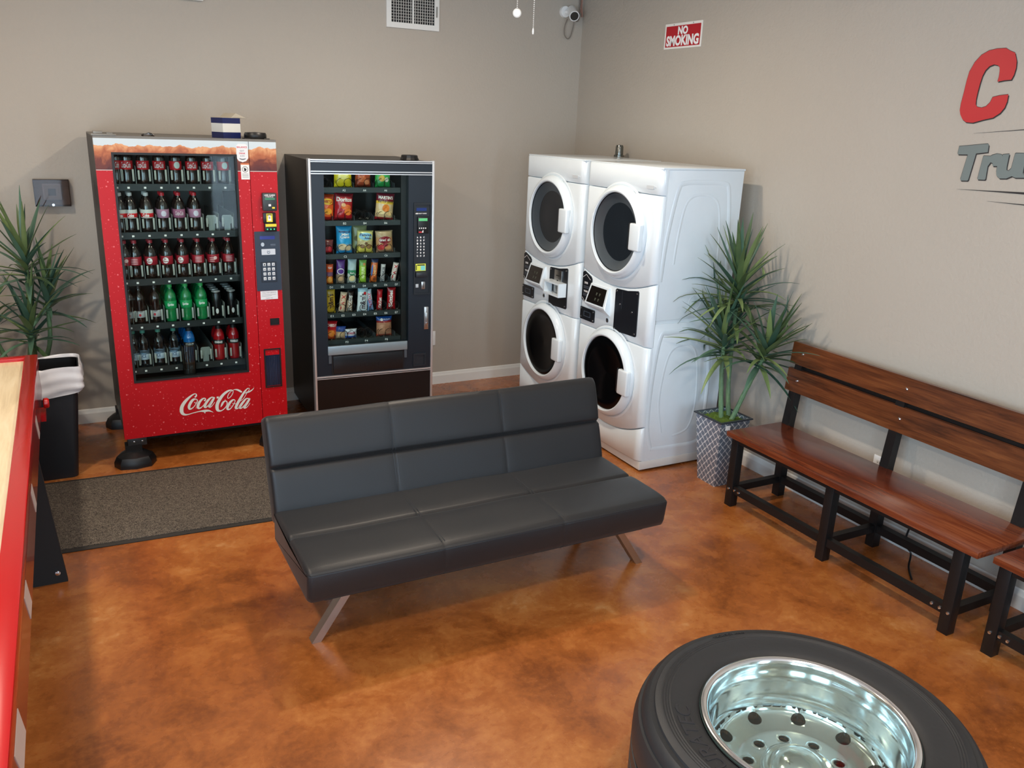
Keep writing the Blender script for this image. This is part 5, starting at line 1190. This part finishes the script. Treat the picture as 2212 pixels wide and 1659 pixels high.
def washer(label, yl, coin):
    w = .76; t = thing('stacked_washer_dryer', label, 'washer and dryer', (-.7395, yl, 0), -pi/2, 'white stacked laundry units')
    obj('cabinet', G().box(.003, w-.003, .04, .605, .965, 1.838, bev=.004).box(.003, w-.003, .04, .605, .065, .945, bev=.004).box(.01, w-.01, .05, .60, .94, .97), MWHITE, t)
    obj('top_panel', G().box(0, w, .006, .61, 1.838, 1.849, bev=.003), MWHITE, t)
    f_lo = lambda x: arcz(x, 0, 1.168, 1.112, 1.188, w)
    obj('dryer_front', panel(w, f_lo, lambda x: 1.692, 0, .045), MWHITE, t, smooth=50)
    obj('upper_trim', panel(w, lambda x: 1.696, lambda x: 1.84, 0, .045), MWHITE, t, smooth=50)
    obj('control_fascia', panel(w, lambda x: .79+.012*(x/w), lambda x: f_lo(x)-.004, .004, .045), MWHITE, t, smooth=50)
    g_hi = lambda x: .786+.012*(x/w)
    obj('washer_front', panel(w, lambda x: arcz(x, 0, .296, .206, .298, w), g_hi, 0, .045), MWHITE, t, smooth=50)
    obj('lower_panel', panel(w, lambda x: arcz(x, 0, .066, .062, .072, w), lambda x: arcz(x, 0, .290, .200, .292, w), .003, .045), MWHITE, t, smooth=50)
    obj('base', G().box(.0, w, .022, .60, .012, .066, bev=.003), M((214, 212, 208), .3), t)
    obj('foot', G().cyl((.05, .08, 0), (.05, .08, .015), .02).cyl((w-.05, .08, 0), (w-.05, .08, .015), .02).cyl((.05, .55, 0), (.05, .55, .015), .02).cyl((w-.05, .55, 0), (w-.05, .55, .015), .02), MBLK, t)
    door_set(t, .383, 1.445, MDG, MDRUM, False)
    door_set(t, .383, .551, MWG, MWG, True)
    # the panel swell around both doors
    obj('door_surround', G().lathe([(.300, .0), (.296, .003), (.286, .004), (.281, .0)], (.383, 0, 1.445), 96, axis='y').lathe([(.300, .0), (.296, .003), (.286, .004), (.281, .0)], (.383, 0, .551), 96, axis='y'), MWHITE, t, smooth=60)
    # embossed notch near the top right
    obj('key_notch', G().prism(rrect(w-.135, w-.065, 1.725, 1.745, .006), -.003, 0).cyl((w-.052, .004, 1.737), (w-.052, -.003, 1.737), .004, n=10), M((196, 202, 206), .4), t)
    # black instruction plate
    ip = obj('instruction_plate', G().prism([(.012, 1.135), (.030, 1.148), (.106, 1.122), (.122, 1.105), (.118, .955), (.118, .935), (.100, .928), (.012, .960)], -.003, .004), MBP, t, smooth=0)
    g = G(); stroke(g, [(.018, 1.105, .0015), (.055, 1.128, .0015), (.108, 1.098, .0015)], -.0036, k=1); stroke(g, [(.018, .972, .0015), (.06, .945, .0015), (.105, .955, .0015)], -.0036, k=1)
    text(g, 'DRYER', .038, .080, 1.066, 1.079, -.0036, bold=.03); text(g, 'WASHER', .034, .084, 1.010, 1.023, -.0036, bold=.03)
    obj('plate_print', g, MTXT, ip, smooth=0)
    g = G()
    for z in (1.036, 1.046, .986, .996): g.box(.030, .105, -.0036, -.003, z, z+.006)
    obj('small_print', g, M((70, 76, 86), .4), ip, smooth=0)
    # tilted display pod
    x0, x1 = .112, .345; zt, zb = 1.088, .958
    g = G(); v = [(x0+.012, .004, zt), (x1-.012, .004, zt), (x1, .004, .905), (x0, .004, .925), (x0+.012, -.008, zt-.006), (x1-.012, -.008, zt-.006), (x1-.004, -.044, zb), (x0+.004, -.044, zb), (x1, -.038, zb-.012), (x0, -.038, zb-.012)]
    g.add(v, [(0, 1, 5, 4), (4, 5, 6, 7), (7, 6, 8, 9), (9, 8, 2, 3), (0, 4, 7, 9, 3), (1, 2, 8, 6, 5)])
    pod = obj('display_pod', g, MWHITE, t, smooth=0)
    A = lambda x, s, o: (x, -.008-.036*s-o*.95, zt-.006-(zt-.006-zb)*s+o*-.0+o*.27)
    g = G(); P = [(x0+.028, .08), (x1-.03, .08), (x1-.02, .93), (x0+.018, .93)]
    g.add([A(x, s, .002) for x, s in P]+[A(x, s, 0) for x, s in P], [(0, 1, 2, 3), (7, 6, 5, 4), (0, 4, 5, 1), (1, 5, 6, 2), (2, 6, 7, 3), (3, 7, 4, 0)])
    scn = obj('display_screen', g, M((22, 18, 16), .15, coat=.4), pod, smooth=0)
    g = G()
    for zz in (.35, .62):
        for xx in (.215, .250):
            g.add([A(xx, zz, .0026), A(xx+.016, zz, .0026), A(xx+.010, zz+.14, .0026), A(xx+.002, zz+.14, .0026)], [(0, 1, 2, 3)])
    obj('display_marks', g, M((74, 78, 66), .4), scn, smooth=0)
    sp = obj('coin_meter_plate', G().prism(rrect(.006, .176, .826, .908, .008), -.003, .004), MBP, t, smooth=0)
    obj('meter_window', G().frame(.052, .130, .850, .885, .056, .126, .854, .881, -.0045, -.003), M((70, 80, 92), .3), sp, smooth=0)
    for x, z in ((.018, .896), (.018, .84), (.164, .896), (.164, .838)): obj('screw', G().lathe([(.006, 0), (.0055, .0022), (0, .0032)], (x, -.003, z), 10, axis='y'), MCH, sp)
    obj('key_lock', G().lathe([(.014, -.005), (.014, .001), (.008, .002), (.006, -.001), (0, -.001)], (.325, 0, .879), 20, axis='y', mis=[0, 0, 1, 1]), [MCH, MTXTK], t)
    bp = obj('coin_box_plate', G().prism([(.400, .838), (.398, 1.090), (.408, 1.100), (.52, 1.106), (.625, 1.124), (.636, 1.116), (.640, .850), (.632, .842), (.52, .838), (.408, .830)], -.003, .004), MBP, t, smooth=0)
    for x, z in ((.412, 1.086), (.622, 1.106), (.412, .846), (.624, .858)): obj('screw', G().lathe([(.006, 0), (.0055, .0022), (0, .0032)], (x, -.003, z), 10, axis='y'), MCH, bp)
    if coin:
        sl = obj('coin_slide', G().box(.475, .572, -.010, -.003, .94, 1.095, bev=.001), MSTEEL, t)
        obj('slot', G().box(.500, .545, -.0115, -.010, 1.055, 1.060).box(.512, .530, -.0115, -.010, 1.020, 1.028), MTXTK, sl, smooth=0)
        obj('coin_tray', G().frame(.425, .632, .925, 1.020, .437, .620, .937, 1.008, -.065, -.003), MWHITE, t, smooth=0)
        obj('coin_drawer', G().box(.500, .585, -.020, -.003, .940, 1.005), MSTEEL, t, smooth=0)
    else:
        obj('fold_line', G().box(.472, .474, -.0036, -.003, .985, 1.095), M((52, 58, 66), .4), bp, smooth=0)
        for x, z in ((.455, 1.01), (.585, .985)): obj('screw', G().lathe([(.006, 0), (.0055, .0022), (0, .0032)], (x, -.003, z), 10, axis='y'), MCH, bp)
    # pressed ribs on the right flank
    def rib(path, r=.016, close=False):
        P = spline(path, 6); g = G().tube([(0, a, b) for a, b in P], r, 8)
        return g.xf(lambda x, y, z: (w-.004+x*.25, y, z))
    g = rib([(.055, 1.20), (.075, 1.45), (.125, 1.72), (.17, 1.765), (.31, 1.77), (.46, 1.765), (.50, 1.72), (.53, 1.5), (.55, 1.25)])
    h_ = rib([(.14, 1.30), (.16, 1.5), (.20, 1.66), (.30, 1.70), (.42, 1.66), (.46, 1.5), (.47, 1.3)], .010); g.add(h_.v, h_.f)
    h_ = rib([(.10, .14), (.06, .30), (.065, .60), (.10, .86), (.16, .885), (.36, .885), (.45, .86), (.50, .60), (.50, .25), (.46, .145), (.28, .135), (.10, .14)]); g.add(h_.v, h_.f)
    h_ = rib([(.17, .24), (.13, .45), (.16, .70), (.22, .79), (.34, .79), (.40, .68), (.42, .42), (.38, .25), (.26, .21)], .010); g.add(h_.v, h_.f)
    n = 24; h_ = rib([(.33+.045*cos(2*pi*i/n), 1.06+.045*sin(2*pi*i/n)) for i in range(n+1)], .006); g.add(h_.v, h_.f)
    obj('pressed_ribs', g, MWHITE, t, smooth=60)
    return t
washer('white stacked washer and dryer nearest the potted plant, with a plain black coin plate', -1.385, False)
washer('white stacked washer and dryer in the room corner, with a steel coin slide and tray', -.565, True)
kb = obj('metal_fitting', G().lathe([(0, 0), (.038, 0), (.038, .012), (.030, .016), (.028, .07), (.024, .082), (0, .086)], n=28), mat('fitting_steel', (120, 122, 118), .2, 1), smooth=40)
kb.location = (-.115, -.80, 1.850); tag(kb, 'small shiny metal canister standing on top of the corner washer dryer', 'canister')
# ------------------------------------------------------------------ ceiling fan (only its pull chains are in view)
C0 = Vector((-3.7145, -6.0114, 2.0553))
FX = (-2.13, -2.98)
fan = thing('ceiling_fan', 'ceiling fan of which only two white pull chains hang into view at the top', 'ceiling fan', (FX[0], FX[1], 0))
obj('canopy', G().lathe([(0, ZC), (.075, ZC), (.07, ZC-.03), (.015, ZC-.05), (.015, ZC-.12), (.12, ZC-.14), (.14, ZC-.2), (.12, ZC-.25), (.06, ZC-.27), (0, ZC-.27)], n=40), M((200, 198, 190), .4), fan)
for k in range(5):
    a = 2*pi*k/5+.3; g = G().box(.12, .64, -.065, .065, ZC-.212, ZC-.204, bev=.003)
    g.xf(lambda x, y, z, a=a: (x*cos(a)-y*sin(a), x*sin(a)+y*cos(a), z+.012*(y/.065)))
    obj('blade', g, wood_mat('blade_wood', (90, 60, 40), (120, 84, 56), (140, 100, 70)) if k == 0 else bpy.data.materials['blade_wood'], fan)
lk = obj('light_globe', G().lathe([(.06, ZC-.27), (.10, ZC-.29), (.115, ZC-.33), (.09, ZC-.38), (.0, ZC-.40)], n=32), mat('globe_glow', (255, 236, 205), .4, emit=3), fan)
MCHN = mat('chain_white', (226, 222, 214), .4)
def chain(px, py, zt, zb):
    g = G(); n = int((zt-zb)/.007)
    for i in range(n): g.lathe([(0, -.0024), (.0022, -.001), (.0022, .001), (0, .0024)], (px, py, zb+i*.007), 6)
    return g
c1 = Vector((-2.1308, -2.9752, 2.4525)); c2 = Vector((-2.0858, -3.0254, 2.3766))
ch = obj('pull_chain', chain(c1.x-FX[0], c1.y-FX[1], ZC-.29, c1.z+.02), MCHN, fan)
g = G().lathe([(0, -.004), (.013, -.004), (.0165, 0), (.013, .004), (0, .004)], (0, 0, 0), 24, axis='y').xf(lambda x, y, z: (c1.x-FX[0]+x*.87+y*.45, c1.y-FX[1]+y*.87-x*.45, c1.z+z))
obj('pull_medallion', g, MCHN, ch)
ch = obj('pull_chain', chain(c2.x-FX[0], c2.y-FX[1], ZC-.29, c2.z+.02), MCHN, fan)
obj('pull_end', G().lathe([(0, 0), (.003, .002), (.004, .012), (.0025, .022), (0, .024)], (c2.x-FX[0], c2.y-FX[1], c2.z), 10), MCHN, ch)
# ------------------------------------------------------------------ lamps, daylight, camera
def area(name, loc, rot, sx, sy, power, color, spread=None):
    l = bpy.data.lights.new(name, 'AREA'); l.shape = 'RECTANGLE'; l.size = sx; l.size_y = sy; l.energy = power; l.color = color
    if spread: l.spread = spread
    o = bpy.data.objects.new(name, l); col.objects.link(o); o.location = loc; o.rotation_euler = rot; return o
WP = (80, 60, 85, 95)
for i, (sd, a, b) in enumerate(wins):
    if sd == 'f': area('window_daylight', ((a+b)/2, YF-.02, (WZ0+WZ1)/2), (R(90), 0, 0), b-a-.1, WZ1-WZ0-.1, WP[i], (.60, .80, 1.0))
    else: area('window_daylight', (XL-.02, (a+b)/2, (WZ0+WZ1)/2), (R(90), 0, -pi/2), b-a-.1, WZ1-WZ0-.1, WP[i], (.60, .80, 1.0))
# recessed ceiling lamps
for i, (x, y) in enumerate(((-4.3, -2.2), (-1.9, -1.9), (-4.3, -5.0), (-1.9, -4.9), (-2.9, -6.9))):
    t = thing('ceiling_light', 'round recessed ceiling lamp outside the view', 'ceiling light', (x, y, ZC-.001), 0, 'recessed ceiling lamps')
    obj('trim_ring', G().lathe([(.075, 0), (.095, 0), (.093, -.006), (.075, -.004)], n=32), MTRIM, t)
    obj('lamp_face', G().lathe([(0, -.001), (.075, -.001)], n=32), mat('lamp_glow', (255, 226, 180), .4, emit=12) if i == 0 else bpy.data.materials['lamp_glow'], t)
    l = bpy.data.lights.new('lamp_light', 'AREA'); l.shape = 'DISK'; l.size = .15; l.energy = 40 if y > -2.5 else 22; l.color = (1, .86, .70)
    o = bpy.data.objects.new('lamp_light', l); col.objects.link(o); o.parent = t; o.location = (0, 0, -.012)
w = bpy.data.worlds.new('world'); sc.world = w; w.use_nodes = True
nt = w.node_tree; bg = nt.nodes['Background']; sk = nt.nodes.new('ShaderNodeTexSky'); sk.sky_type = 'NISHITA'; sk.sun_disc = False; sk.sun_elevation = R(35)
nt.links.new(sk.outputs[0], bg.inputs[0]); bg.inputs[1].default_value = .25
cam = bpy.data.cameras.new('camera'); co = bpy.data.objects.new('camera', cam); col.objects.link(co)
yaw, pit, rol, fpx = -.4921, .3036, .0412, 1798.6
f0 = Vector((-sin(yaw), cos(yaw), 0)); r0 = Vector((cos(yaw), sin(yaw), 0)); u0 = Vector((0, 0, 1))
Fv = f0*cos(pit)-u0*sin(pit); Uv = u0*cos(pit)+f0*sin(pit)
Rv = r0*cos(rol)+Uv*sin(rol); Uv = Uv*cos(rol)-r0*sin(rol)
co.matrix_world = Matrix(((Rv.x, Uv.x, -Fv.x, C0.x), (Rv.y, Uv.y, -Fv.y, C0.y), (Rv.z, Uv.z, -Fv.z, C0.z), (0, 0, 0, 1)))
cam.sensor_fit = 'HORIZONTAL'; cam.sensor_width = 36; cam.lens = 36*fpx/2212; cam.clip_start = .05
sc.camera = co
sc.view_settings.view_transform = 'Standard'; sc.view_settings.look = 'None'; sc.view_settings.gamma = 1; sc.view_settings.use_curve_mapping = False
sc.view_settings.exposure = 0.0
